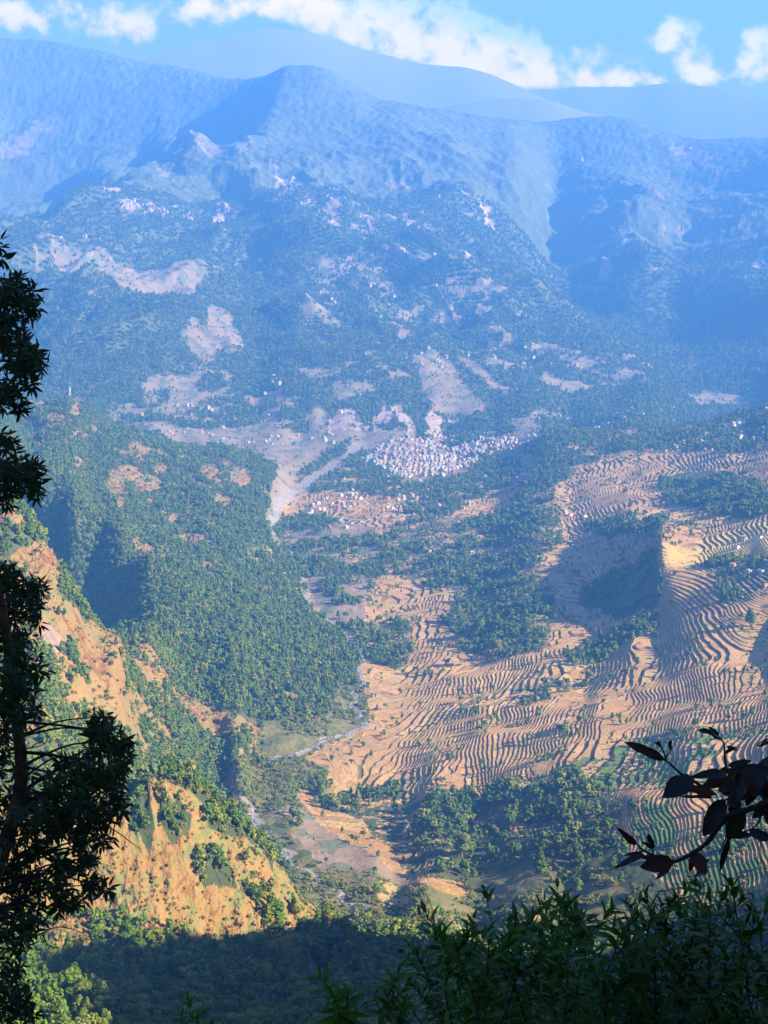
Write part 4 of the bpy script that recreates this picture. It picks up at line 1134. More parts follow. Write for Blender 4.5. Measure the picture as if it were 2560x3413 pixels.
def house_mesh(style, wall, roofm):
    V, F, Mi = [], [], []
    off = 0
    def add(part, mi):
        nonlocal off
        v, f = part
        V.append(v); F.append(f + off); Mi.extend([mi] * len(f)); off += len(v)
    if style == 'block':
        w, l, h, st = 5.0, 6.4, 11.4, 4
    elif style == 'mid':
        w, l, h, st = 4.6, 5.2, 9.2, 3
    elif style == 'low':
        w, l, h, st = 4.2, 5.6, 6.2, 2
    else:
        w, l, h, st = 3.6, 5.2, 4.6, 2
    add(bxa(-w, w, -l, l, -3, h), 0)
    for k in range(st):
        z0 = k * 3.1 + .9
        for yy in np.arange(-l + 1.2, l - 1, 2.3):
            for sx in (-1, 1):
                add(bxa(*sorted((sx * (w + .06), sx * (w - .2))), yy, yy + 1.1, z0, z0 + 1.4), 2)
        for xx in np.arange(-w + 1.2, w - 1, 2.3):
            for sy in (-1, 1):
                add(bxa(xx, xx + 1.1, *sorted((sy * (l + .06), sy * (l - .2))), z0, z0 + 1.4), 2)
    if style in ('block', 'mid', 'low'):
        for k in range(1, st + 1):
            e = .5 if k < st else .35
            add(bxa(-w - e, w + e, -l - e, l + e, k * 3.1 - .32, k * 3.1 - .08), 1 if k == st else 0)
        add(bxa(-w - .1, w + .1, -l - .1, -l + .15, h + .003, h + .9), 0); add(bxa(-w - .1, -w + .15, -l + .16, l - .16, h + .003, h + .9), 0)
        add(bxa(-w - .1, w + .1, l - .15, l + .1, h + .003, h + .9), 0)
        add(bxa(-w + .6, -w + 3.8, -1.6, 2.2, h + .004, h + 2.7), 0)
        add(bxa(-w + .3, -w + 4.1, -1.9, 2.5, h + 2.703, h + 2.95), 1)
        add(bxa(1.5, 2.7, -3.2, -2.0, h + .005, h + 1.7), 2 if style == 'block' else 1)
    else:
        v = np.array([(-w - .7, -l - .6, h), (w + .7, -l - .6, h), (0, -l - .6, h + 2.3), (-w - .7, l + .6, h), (w + .7, l + .6, h), (0, l + .6, h + 2.3)], float)
        f = np.array([(0, 3, 5, 2), (1, 2, 5, 4), (0, 1, 4, 3)])
        add((v, f), 1)
        add((v, np.array([(0, 2, 1, 1), (3, 4, 5, 5)])), 0)
    V = np.concatenate(V); F = np.concatenate(F)
    me = bpy.data.meshes.new('house')
    me.from_pydata(V.tolist(), [], [list(dict.fromkeys(f.tolist())) for f in F])
    for m in (wall, roofm, m_win): me.materials.append(m)
    me.polygons.foreach_set('material_index', np.array(Mi, np.int32))
    return me
HM = {}
def get_house(style, wall, roof):
    k = (style, wall, roof)
    if k not in HM:
        HM[k] = house_mesh(style, WALLS[wall], {'flat': m_flat, 'tin': m_tin, 'red': m_red}[roof])
    return HM[k]
def inside(poly, x, y):
    c = False; j = len(poly) - 1
    for i in range(len(poly)):
        if (poly[i][1] > y) != (poly[j][1] > y) and x < (poly[j][0] - poly[i][0]) * (y - poly[i][1]) / (poly[j][1] - poly[i][1]) + poly[i][0]:
            c = not c
        j = i
    return c
rh = random.Random(12)
HOUSES = []
occ = {}
def settle(poly, n_, styles, walls, place, group, scale=Q, gap=8.6, ang=.5):
    pp = [(a * scale, b_ * scale) for a, b_ in poly]
    xs_ = [p[0] for p in pp]; ys_ = [p[1] for p in pp]
    got = 0
    for _ in range(n_ * 14):
        if got >= n_: break
        a, b_ = rh.uniform(min(xs_), max(xs_)), rh.uniform(min(ys_), max(ys_))
        if not inside(pp, a, b_): continue
        p = foot(a, b_)
        key = (round(p.x / gap), round(p.y / gap))
        if key in occ: continue
        occ[key] = 1
        st = rh.choice(styles); wl = rh.choice(walls)
        rf = rh.choice(['red', 'tin', 'tin']) if st == 'cottage' else rh.choice(['flat', 'flat', 'flat', 'tin'])
        HOUSES.append((math.hypot(p.x, p.y), p, ang + rh.choice([0, 1.571]) + rh.uniform(-.18, .18), st, wl, rf, place, group, rh.uniform(.6, .88)))
        got += 1
TOWNW = ['white', 'white', 'white', 'pink', 'pink', 'cream', 'cream', 'brick', 'blue', 'yellow', 'grey']
settle([(790, 992), (815, 968), (850, 950), (890, 943), (1000, 946), (1100, 950), (1160, 940), (1172, 946), (1120, 968), (1060, 985), (1000, 1018), (960, 1030), (860, 1030), (822, 1012)], 560, ['block', 'mid', 'mid', 'low', 'block'], TOWNW, 'in the dense town on the valley floor', 'houses of the town')
settle([(1000, 1030), (1130, 1000), (1180, 960), (1200, 1010), (1130, 1060), (1010, 1100)], 22, ['low', 'mid', 'cottage'], TOWNW, 'on the slope right of the town', 'houses right of the town')
settle([(780, 1010), (900, 1040), (1000, 1040), (960, 1120), (830, 1120), (700, 1060)], 30, ['low', 'cottage', 'mid'], TOWNW, 'among the trees below the town', 'houses below the town')
settle([(650, 1102), (690, 1080), (740, 1068), (790, 1066), (800, 1085), (750, 1100), (660, 1118)], 34, ['low', 'cottage', 'mid'], ['white', 'pink', 'brick', 'white'], 'in the riverbed village', 'houses of the riverside village')
settle([(830, 1078), (862, 1062), (910, 1080), (905, 1110), (850, 1108)], 26, ['low', 'cottage', 'mid'], ['white', 'pink', 'brick', 'cream'], 'in the hamlet below the town woods', 'houses of the hamlet below the town')
settle([(700, 1125), (740, 1105), (770, 1125), (745, 1150), (708, 1145)], 10, ['low', 'cottage'], ['white', 'blue', 'brick'], 'beside the small green field', 'houses by the green field')
settle([(585, 1245), (630, 1245), (635, 1262), (595, 1268)], 12, ['cottage', 'low'], ['white', 'pink', 'brick'], 'at the foot of the wooded slope', 'houses at the foot of the wooded slope')
settle([(1230, 925), (1330, 905), (1460, 900), (1470, 915), (1340, 925), (1250, 940)], 34, ['low', 'mid', 'cottage'], ['white', 'white', 'cream', 'blue'], 'on the far ridge right of the town', 'houses on the far ridge')
settle([(1540, 885), (1659, 870), (1659, 985), (1580, 950)], 34, ['low', 'cottage', 'mid'], ['white', 'white', 'cream', 'pink'], 'on the right edge hilltop', 'houses on the right hilltop')
settle([(1400, 960), (1540, 935), (1600, 1000), (1460, 990)], 12, ['cottage', 'low'], ['white', 'cream'], 'under the right hilltop', 'houses on the right slope')
settle([(1190, 1100), (1240, 1090), (1270, 1120), (1200, 1130)], 6, ['cottage', 'low'], ['white', 'pink'], 'at the edge of the big wooded gully', 'houses by the wooded gully')
settle([(1040, 1090), (1150, 1110), (1170, 1150), (1050, 1140)], 9, ['cottage', 'low'], ['white', 'pink', 'brick'], 'among the trees below the gully', 'houses among the trees')
settle([(1540, 1170), (1659, 1150), (1659, 1290), (1600, 1270)], 9, ['cottage', 'low'], ['white', 'grey', 'cream'], 'on the right edge terraces', 'farmhouses on the terraces')
settle([(900, 1190), (1040, 1180), (1040, 1240), (910, 1240)], 8, ['cottage'], ['white', 'pink', 'brick'], 'in the mid valley terraces', 'farmhouses of the mid valley')
settle([(300, 915), (520, 940), (700, 945), (720, 960), (540, 965), (330, 935)], 22, ['low', 'cottage'], ['white', 'pink', 'cream'], 'on the far flats left of the town', 'houses on the far flats')
settle([(690, 940), (715, 935), (725, 965), (695, 960)], 8, ['mid', 'low'], ['yellow', 'white'], 'above the river bend', 'houses above the river bend')
HOUSES.sort(key=lambda h: h[0])
COLN = {'white': 'white', 'pink': 'pink', 'cream': 'cream', 'brick': 'brick', 'blue': 'pale blue', 'yellow': 'yellow', 'grey': 'grey concrete'}
STN = {'block': 'tall flat roofed', 'mid': 'three storey flat roofed', 'low': 'low flat roofed', 'cottage': 'pitched roof'}
n_single = 300
for (dd, p, rz, st, wl, rf, place, group, sc_) in HOUSES[:n_single]:
    o = link('house', get_house(st, wl, rf))
    o.location = p; o.rotation_euler = (0, 0, rz); o.scale = (sc_, sc_, sc_)
    rn = {'flat': '', 'tin': '' if wl == 'blue' else ' blue roofed', 'red': ' red roofed'}[rf]
    pxh = 1280 + FPX * p.x / p.y; pyh = 1706.5 + FPX * math.tan(math.atan2(-p.z, dd) - RAD(PITCH))
    sub = ''
    if 'dense town' in place:
        sub = third(pxh, (1380, 1500, 1640), (', left end', ', left of its middle', ', right of its middle', ', right end')) + third(pyh, (1500, 1545), (' far side', ' centre', ' near side'))
        place = 'in the valley town'
    o['label'] = COLN[wl] + rn + ' ' + {'block': 'four storey', 'mid': 'three storey', 'low': 'two storey', 'cottage': 'small gabled'}[st] + ' house ' + place + sub
    o['category'] = 'house'; o['group'] = group
rest = HOUSES[n_single:]
# everything past the nearest three hundred houses: one mass of building
def merged(name, items, label, cat):
    bv, bf, bm_, off = [], [], [], 0
    mats = list(WALLS.values()) + [m_flat, m_tin, m_red, m_win]
    for (dd, p, rz, st, wl, rf, place, group, sc_) in items:
        me = get_house(st, wl, rf)
        v = np.empty(len(me.vertices) * 3); me.vertices.foreach_get('co', v); v = v.reshape(-1, 3) * sc_
        c_, s_ = math.cos(rz), math.sin(rz)
        v = np.stack([v[:, 0] * c_ - v[:, 1] * s_, v[:, 0] * s_ + v[:, 1] * c_, v[:, 2]], 1) + np.array(p)
        loc = [mats.index(m) for m in me.materials]
        for pl in me.polygons:
            bf.append([i_ + off for i_ in pl.vertices]); bm_.append(loc[pl.material_index])
        bv.append(v); off += len(v)
    me = bpy.data.meshes.new(name); me.from_pydata(np.concatenate(bv).tolist(), [], bf)
    for m in mats: me.materials.append(m)
    me.polygons.foreach_set('material_index', np.array(bm_, np.int32))
    o = link(name, me); o['kind'] = 'stuff'; o['label'] = label; o['category'] = cat
    return o
farH = []
for c, n_ in (((370, 675, 30, 10), 5), ((450, 716, 34, 10), 12), ((540, 735, 50, 6), 10), ((640, 745, 60, 4), 6), ((200, 900, 50, 30), 12), ((1050, 960, 120, 40), 20), ((1300, 940, 200, 60), 30), ((1700, 1180, 260, 60), 30), ((700, 1380, 300, 50), 26), ((900, 1290, 60, 30), 10), ((1450, 1230, 70, 30), 16),
               ((300, 850, 60, 20), 8), ((1560, 560, 200, 60), 5), ((1940, 525, 20, 8), 4), ((2290, 500, 20, 8), 4), ((2240, 850, 200, 200), 10), ((130, 310, 6, 6), 1), ((1500, 760, 200, 100), 10), ((2150, 1380, 100, 14), 30), ((1850, 1400, 80, 10), 16), ((650, 480, 60, 10), 6)):
    for k in range(int(n_ * .55)):
        a, b_ = rh.gauss(c[0], c[2] * .5), rh.gauss(c[1], c[3] * .5)
        p = foot(a, b_)
        dd = math.hypot(p.x, p.y)
        if dd > 5000:
            farH.append((dd, p + Vector((0, 0, 2)), .5 + rh.choice([0, 1.57]), rh.choice(['low', 'mid']), rh.choice(['white', 'white', 'cream', 'pink']), 'flat', '', '', rh.uniform(.7, 1.1)))
merged('distant_houses', rest + farH, 'small pale houses of the far end of the town and the mountain hamlets', 'houses')

# lattice mast on the far left hilltop
m_steel = plain('white painted steel', (.78, .78, .76), .5)
def mast():
    p = foot(234, 1336)
    t = bpy.data.objects.new('radio_tower', None); COL.objects.link(t); t.location = p - Vector((0, 0, 1))
    t['label'] = 'white lattice radio mast on the bare top of the far left hill'; t['category'] = 'radio mast'
    H_ = 30.0
    parts = []
    cs_ = [(1, 1), (1, -1), (-1, -1), (-1, 1)]
    wd = lambda z: 2.2 - 1.4 * z / H_
    for sx, sy in cs_:
        parts.append(tube([(sx * wd(0), sy * wd(0), 0), (sx * wd(H_), sy * wd(H_), H_)], [.24, .2], 4))
    link('mast_legs', np_mesh('mast_legs', *join(parts), [m_steel]), t)
    parts = []
    for k in range(10):
        z0, z1 = k * 3.0, (k + 1) * 3.0
        for j in range(4):
            a, b_ = cs_[j], cs_[(j + 1) % 4]
            parts.append(tube([(a[0] * wd(z0), a[1] * wd(z0), z0), (b_[0] * wd(z1), b_[1] * wd(z1), z1)], [.14, .14], 4))
            parts.append(tube([(a[0] * wd(z1), a[1] * wd(z1), z1), (b_[0] * wd(z1), b_[1] * wd(z1), z1)], [.14, .14], 4))
    link('bracing', np_mesh('bracing', *join(parts), [m_steel]), t)
    for z, an in ((26, -1.4), (22, -.3), (18, -2.2)):
        v, f = tube([(0, 0, 0), (.35, 0, 0), (.6, 0, 0)], [.25, .8, 1.3], 12)
        o = link('dish_antenna', np_mesh('dish_antenna', v, f, [m_steel]), t)
        o.location = (1.9 * math.cos(an), 1.9 * math.sin(an), z); o.rotation_euler = (0, 0, an)
    v, f = tube([(0, 0, H_), (0, 0, H_ + 5)], [.16, .08], 5)
    link('aerial', np_mesh('aerial', v, f, [m_steel]), t)
mast()

# ------------------------------------------------------------------ foreground plants, a few metres from the lens
def leaf_mesh_arrays(base, direction, up, length, width, bend, segs=5, fold=.25, curl=0.0):
    """one leaf blade: verts, quads (midrib + two halves)"""
    D0 = direction.normalized(); side = D0.cross(up)
    if side.length < 1e-4: side = D0.orthogonal()
    side.normalize(); nrm = side.cross(D0).normalized()
    vs = []
    p = base.copy(); dr = D0.copy()
    for k in range(segs + 1):
        t = k / segs
        w_ = width * .5 * (math.sin(math.pi * min(1, t ** .75 * .97 + .02)) ** .8) if 0 < k < segs else width * .03
        vs += [p - side * w_ + nrm * w_ * fold, p.copy(), p + side * w_ + nrm * w_ * fold]
        dr = (dr - nrm * bend / segs + side * curl / segs).normalized()
        nrm = side.cross(dr).normalized()
        p = p + dr * (length / segs)
    fs = []
    for k in range(segs):
        a = k * 3
        fs += [(a, a + 1, a + 4, a + 3), (a + 1, a + 2, a + 5, a + 4)]
    return np.array([tuple(v) for v in vs]), np.array(fs)

def glossy_leaf(name, stops, rough=.5, trans=.2):
    m = leaf_material(name, stops, trans, rough)
    m.node_tree.nodes['Principled BSDF'].inputs['Specular IOR Level'].default_value = .12
    return m
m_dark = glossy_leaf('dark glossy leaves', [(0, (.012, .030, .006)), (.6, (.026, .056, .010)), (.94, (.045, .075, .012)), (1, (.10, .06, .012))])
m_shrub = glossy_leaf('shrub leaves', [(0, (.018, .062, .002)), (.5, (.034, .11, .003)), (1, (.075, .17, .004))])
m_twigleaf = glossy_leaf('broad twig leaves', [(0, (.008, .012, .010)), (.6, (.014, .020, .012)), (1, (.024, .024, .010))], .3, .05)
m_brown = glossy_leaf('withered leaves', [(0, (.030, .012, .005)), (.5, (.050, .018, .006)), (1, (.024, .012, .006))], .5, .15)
m_twig, nt, b = material('dark twigs')
b.inputs['Base Color'].default_value = (.028, .020, .013, 1)
m_moss, nt, b = material('mossy bark')
g_ = G(nt); tcn = N(nt, 'ShaderNodeTexCoord')
nt.links.new(g_.ramp(g_.noise(tcn.outputs['Object'], 6, 5, .6), [(.35, (.02, .016, .010)), (.52, (.07, .045, .015)), (.62, (.14, .085, .02)), (.7, (.04, .03, .015))]), b.inputs['Base Color'])

rp_ = random.Random(77)
def rv(r=None):
    r = r or rp_
    while True:
        v = Vector((r.uniform(-1, 1), r.uniform(-1, 1), r.uniform(-1, 1)))
        if .05 < v.length < 1: return v.normalized()
class Bag:
    def __init__(s): s.p = []
    def add(s, vf): s.p.append(vf)
    def obj(s, name, mat, parent):
        v, f = join(s.p)
        return link(name, np_mesh(name, v, f, [mat]), parent)

def whorl(bag, p, axis, n_, L, r):
    a0 = axis.orthogonal().normalized(); b0 = axis.cross(a0)
    ph = r.uniform(0, 6.28)
    for k in range(n_):
        an = ph + 6.283 * k / n_ + r.uniform(-.3, .3)
        out = a0 * math.cos(an) + b0 * math.sin(an)
        up_ = r.uniform(-.3, 1.0)
        dr = (out + axis * up_ + Vector((0, 0, -.35)) + rv(r) * .25).normalized()
        ln = L * r.uniform(.65, 1.25)
        bag.add(leaf_mesh_arrays(p + dr * .012 + rv(r) * .008, dr, axis + rv(r) * .35, ln, ln * r.uniform(.19, .27), r.uniform(.1, 1.1), 4, r.uniform(.1, .4), r.uniform(-.3, .3)))

def left_tree():
    r = random.Random(3)
    t = bpy.data.objects.new('dark_tree', None); COL.objects.link(t)
    base = at(-330, 3000, 12.5); base.z = gz(base.x, base.y)
    t.location = base
    t['label'] = 'dark leafy tree in shade filling the left edge of the view'; t['category'] = 'tree'
    W_ = lambda v: v - base
    DT = 12.5
    trunk_path = [base + Vector((0, 0, -.6)), base.lerp(at(-240, 3400, DT), .5), at(-240, 3400, DT), at(-90, 3050, DT), at(20, 2800, DT), at(70, 2600, DT), at(50, 2350, DT), at(10, 2050, DT), at(-60, 1700, DT), at(-90, 1350, DT), at(-70, 1050, DT), at(-40, 850, DT)]
    rad = [.24, .20, .15, .09, .06, .05, .042, .036, .03, .025, .02, .01]
    cp = curve([Vector(p) for p in trunk_path], 5)
    rr_ = np.interp(np.linspace(0, 1, len(cp)), np.linspace(0, 1, len(rad)), rad)
    v, f = tube([W_(p) for p in cp], list(rr_), 10)
    link('trunk', np_mesh('trunk', v, f, [m_moss], smooth=True), t)
    blobs = [(0, 832, 20, 34, 3), (45, 945, 55, 34, 8), (22, 990, 60, 45, 8), (85, 1010, 40, 40, 7), (50, 1070, 70, 45, 12), (25, 1130, 60, 45, 10), (85, 1150, 40, 36, 6), (105, 1200, 36, 26, 5), (135, 1208, 22, 22, 3), (60, 1210, 70, 40, 12), (120, 1278, 22, 18, 2), (35, 1290, 50, 36, 8),
             (55, 1345, 24, 18, 3), (10, 1330, 22, 26, 3), (10, 1462, 30, 24, 4), (35, 1495, 26, 20, 3), (30, 1560, 55, 30, 9), (110, 1570, 34, 22, 5), (85, 1600, 50, 34, 8), (25, 1625, 50, 30, 7), (105, 1650, 24, 26, 3), (15, 1668, 20, 20, 2),
             (15, 1930, 45, 45, 9), (60, 1965, 60, 40, 12), (115, 1945, 40, 26, 5), (120, 1995, 36, 26, 5), (40, 2040, 75, 50, 14), (118, 2060, 26, 20, 3), (30, 2130, 75, 60, 14), (80, 2180, 50, 40, 7), (125, 2240, 26, 26, 3), (30, 2240, 75, 60, 14), (20, 2340, 70, 60, 12), (80, 2310, 40, 36, 5),
             (100, 2380, 46, 26, 6), (20, 2430, 60, 50, 8), (20, 2530, 50, 50, 5), (330, 2390, 26, 26, 5), (310, 2440, 40, 30, 8), (365, 2440, 30, 26, 5), (400, 2480, 34, 24, 6), (340, 2500, 60, 36, 12), (420, 2520, 24, 20, 3), (310, 2560, 70, 36, 14), (380, 2560, 36, 28, 7), (240, 2540, 40, 20, 4),
             (250, 2610, 90, 40, 18), (350, 2620, 60, 36, 12), (180, 2640, 60, 40, 12), (280, 2680, 90, 40, 18), (390, 2680, 30, 24, 5), (200, 2710, 90, 40, 16), (330, 2730, 60, 30, 9), (250, 2760, 80, 30, 12), (120, 2740, 80, 50, 14), (340, 2790, 26, 26, 4), (270, 2810, 40, 30, 6), (150, 2810, 50, 30, 7),
             (280, 2860, 36, 34, 6), (230, 2880, 50, 36, 8), (200, 2950, 50, 50, 9), (300, 2950, 36, 24, 6), (345, 2970, 22, 20, 3), (130, 2930, 60, 36, 8), (240, 3000, 36, 26, 5), (200, 3020, 24, 20, 3), (60, 2850, 60, 60, 12), (40, 2950, 70, 60, 14), (100, 3000, 50, 36, 7), (30, 3050, 70, 50, 12), (100, 3080, 36, 36, 5),
             (30, 3130, 60, 50, 10), (80, 3100, 26, 50, 5), (20, 3220, 50, 50, 8), (15, 3310, 60, 50, 9), (60, 3340, 60, 50, 8), (30, 3400, 90, 40, 9), (-60, 1100, 60, 120, 10), (-60, 1600, 60, 90, 8), (-70, 2150, 70, 200, 16), (-60, 2700, 70, 300, 20), (-40, 3200, 70, 200, 12), (60, 2620, 70, 60, 9), (90, 2690, 60, 50, 9)]
    tr = [Vector(p) for p in cp[6:]]
    leaves = Bag(); twigs = Bag()
    for (a, b_, rx, ry, n_) in blobs:
        dd = DT + r.uniform(-.9, .9)
        c = at(a, b_, dd)
        src = min(tr, key=lambda q: (q - c - Vector((0, 0, .10))).length + .6 * max(0, q.z - c.z + .05))
        mid = src.lerp(c, .55) + Vector((0, 0, .06)) + rv(r) * .05
        path = curve([src, mid, c], 5)
        L_ = (c - src).length
        twigs.add(tube([W_(p) for p in path], list(np.linspace(.008 + .007 * L_, .003, len(path))), 5))
        m_ = max(2, int(n_ * 1.6))
        for k in range(m_):
            an = r.uniform(0, 6.28); q = math.sqrt(r.uniform(0, 1)) * (1.0 if r.random() < .8 else 1.25)
            tip = at(a + rx * q * math.cos(an), b_ + ry * q * math.sin(an), dd + r.uniform(-.35, .35))
            ax = (tip - c) + Vector((0, 0, .05)) + rv(r) * .06
            ax.normalize()
            twigs.add(tube([W_(c), W_(c.lerp(tip, .5) - Vector((0, 0, .012))), W_(tip)], [.005, .0035, .002], 3))
            whorl(leaves, W_(tip), ax, r.randint(5, 8), .092, r)
            if r.random() < .5:
                whorl(leaves, W_(tip - ax * .05), ax, 3, .075, r)
    twigs.obj('branches', m_twig, t)
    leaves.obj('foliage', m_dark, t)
    for pts in ([(-20, 2510), (40, 2500), (105, 2493), (150, 2478), (156, 2460)], [(105, 2493), (118, 2480), (150, 2470)], [(60, 2560), (100, 2545), (120, 2530), (132, 2512)], [(80, 3140), (140, 3110), (190, 3090), (250, 3100), (290, 3120)], [(140, 3110), (160, 3150), (200, 3160)],
                [(290, 2730), (350, 2750), (400, 2780), (440, 2810), (470, 2830)], [(130, 3040), (160, 3075), (185, 3078)]):
        c_ = curve([W_(at(a, b_, DT - .3)) for a, b_ in pts], 5)
        v, f = tube(c_, list(np.linspace(.007, .002, len(c_))), 5)
        link('bare_twig', np_mesh('bare_twig', v, f, [m_twig]), t)
left_tree()

def right_twig():
    r = random.Random(9)
    Zp = lambda x, y, dd=4.4: at(1900 + x * .3978, 2350 + y * .3978, dd)
    t = bpy.data.objects.new('leafy_branch', None); COL.objects.link(t)
    org = Zp(1900, 700); t.location = org
    t['label'] = 'dark drooping branch with broad and withered leaves reaching in from the right edge'; t['category'] = 'branch'
    W_ = lambda v: v - org
    tw = Bag()
    def tp(pts, r0, r1, dd=4.4):
        c_ = curve([W_(Zp(x, y, dd)) for x, y in pts], 6)
        tw.add(tube(c_, list(np.linspace(r0, r1, len(c_))), 6))
    tp([(2400, 500), (1900, 700), (1700, 800), (1480, 880), (1330, 930), (1230, 1040), (1160, 1140), (1060, 1220), (900, 1305), (830, 1300), (700, 1260), (620, 1220), (580, 1185), (560, 1165)], .011, .002)
    tp([(1900, 700), (1660, 600), (1400, 640), (1150, 690), (1040, 640), (930, 575), (810, 470), (700, 420)], .008, .0022, 4.5)
    tp([(810, 470), (775, 370), (750, 320)], .003, .0015, 4.5); tp([(800, 450), (830, 400), (850, 370)], .0025, .0015, 4.5)
    tp([(1400, 700), (1330, 580), (1300, 470), (1290, 330), (1250, 270), (1190, 220)], .004, .0015, 4.35)
    tp([(1700, 800), (1600, 860), (1590, 960), (1520, 1040), (1400, 1070)], .004, .002, 4.5)
    tp([(1300, 930), (1310, 1090), (1250, 1240)], .003, .0015, 4.4); tp([(900, 1305), (860, 1330), (800, 1420)], .003, .0015)
    tp([(620, 1220), (560, 1240), (480, 1290)], .0025, .0015); tp([(700, 1260), (690, 1200), (660, 1120)], .0025, .0015)
    tp([(1700, 300), (1640, 290), (1570, 330)], .003, .0015, 4.5)
    for yy in (1120, 1160, 1180):
        tp([(1560 + yy * .02, 1080), (1565 + (yy - 1100) * .5, 1180), (1560 + (yy - 1100) * .6, 1330)], .0012, .0008, 4.5)
    tw.obj('twigs', m_twig, t)
    # base, tip, width (in the enlargement's px), withered?, depth, bend
    L = [((800, 465), (462, 282), 90, 1, 4.5, .5), ((760, 345), (725, 300), 45, 0, 4.5, .3), ((850, 300), (830, 395), 50, 0, 4.5, .3), ((1040, 620), (790, 720), 170, 0, 4.35, .7), ((940, 590), (800, 770), 130, 0, 4.45, .5), ((1230, 750), (890, 690), 80, 1, 4.4, .3), ((1200, 770), (930, 770), 34, 1, 4.5, .2),
         ((1290, 560), (1040, 590), 80, 0, 4.5, -.4), ((1330, 510), (1500, 480), 70, 0, 4.4, .5), ((1250, 270), (1180, 195), 60, 0, 4.35, .3), ((1200, 225), (1065, 225), 50, 0, 4.35, .5), ((1260, 290), (1150, 205), 40, 0, 4.4, .3),
         ((1330, 600), (1090, 680), 100, 1, 4.45, .3), ((1380, 620), (1250, 720), 110, 1, 4.4, .3), ((1290, 790), (1125, 1080), 165, 0, 4.4, .4), ((1300, 800), (1180, 1060), 90, 0, 4.5, .4), ((1460, 890), (1300, 1120), 150, 0, 4.4, .4), ((1330, 1090), (1530, 1090), 70, 0, 4.45, .3), ((1500, 1050), (1690, 1140), 100, 0, 4.4, .2),
         ((1330, 1110), (1245, 1400), 62, 0, 4.4, .3), ((1040, 1240), (1145, 1400), 120, 1, 4.4, .4), ((1030, 1250), (1025, 1400), 60, 1, 4.45, .2), ((1080, 1250), (990, 1310), 70, 1, 4.4, .2), ((860, 1310), (580, 1350), 150, 1, 4.4, -.3), ((840, 1310), (600, 1290), 90, 0, 4.45, .2), ((850, 1330), (730, 1465), 55, 0, 4.4, .3), ((620, 1250), (375, 1345), 55, 0, 4.4, .4),
         ((600, 1240), (460, 1245), 36, 0, 4.45, .2), ((560, 1170), (400, 1075), 62, 1, 4.4, .3), ((650, 1080), (720, 1225), 52, 0, 4.4, .4), ((700, 1200), (620, 1150), 40, 0, 4.4, .3), ((1690, 800), (1510, 930), 120, 0, 4.4, .3), ((1700, 300), (1570, 340), 36, 0, 4.45, .3), ((1310, 350), (1420, 385), 46, 0, 4.4, .4), ((1300, 400), (1390, 350), 30, 1, 4.4, .3),
         ((1700, 450), (1540, 540), 90, 0, 4.4, .3), ((1690, 560), (1400, 560), 120, 0, 4.35, .2), ((1650, 640), (1340, 640), 140, 0, 4.45, .3), ((1600, 700), (1300, 740), 130, 0, 4.4, .3), ((1560, 620), (1480, 850), 110, 0, 4.5, .3), ((1450, 700), (1330, 840), 110, 0, 4.35, .3), ((1500, 600), (1300, 520), 80, 0, 4.5, .3), ((1680, 660), (1600, 840), 130, 0, 4.4, .3),
         ((1400, 560), (1300, 660), 90, 1, 4.5, .3), ((1720, 740), (1530, 720), 120, 0, 4.45, .3), ((1640, 860), (1720, 1060), 90, 0, 4.4, .3), ((1380, 780), (1450, 860), 60, 0, 4.4, .3), ((1320, 580), (1170, 590), 60, 0, 4.4, .3), ((1800, 1000), (1640, 1010), 80, 1, 4.4, .3), ((1800, 620), (1640, 560), 120, 0, 4.4, .3), ((1820, 820), (1690, 900), 120, 0, 4.4, .3)]
    for k in range(16):
        q = (r.uniform(1330, 1760), r.uniform(520, 900)); an = r.uniform(1.4, 4.6); le = r.uniform(90, 190)
        L.append((q, (q[0] + le * math.cos(an), q[1] + le * math.sin(an) * .8), r.uniform(60, 120), k % 4 == 0, r.uniform(4.3, 4.6), r.uniform(.2, .8)))
    for (b0, t0, w_, brown, dd, bend) in L:
        a = Zp(*b0, dd); b_ = Zp(*t0, dd + r.uniform(-.06, .06))
        dr = b_ - a; ln = dr.length
        view_ = -a.normalized()
        upv = view_ + rv(r) * .35 + Vector((0, 0, .3))
        v, f = leaf_mesh_arrays(W_(a), dr, upv, ln * 1.05, w_ * .3978 / FPX * dd, bend * .6, 8, r.uniform(.05, .35), r.uniform(-.25, .25))
        v += np.array([tuple(rv(r) * .0015) for _ in range(len(v))])
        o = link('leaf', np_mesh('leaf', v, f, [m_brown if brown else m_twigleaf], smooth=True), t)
        if brown: o['label'] = 'withered red brown leaf'
right_twig()

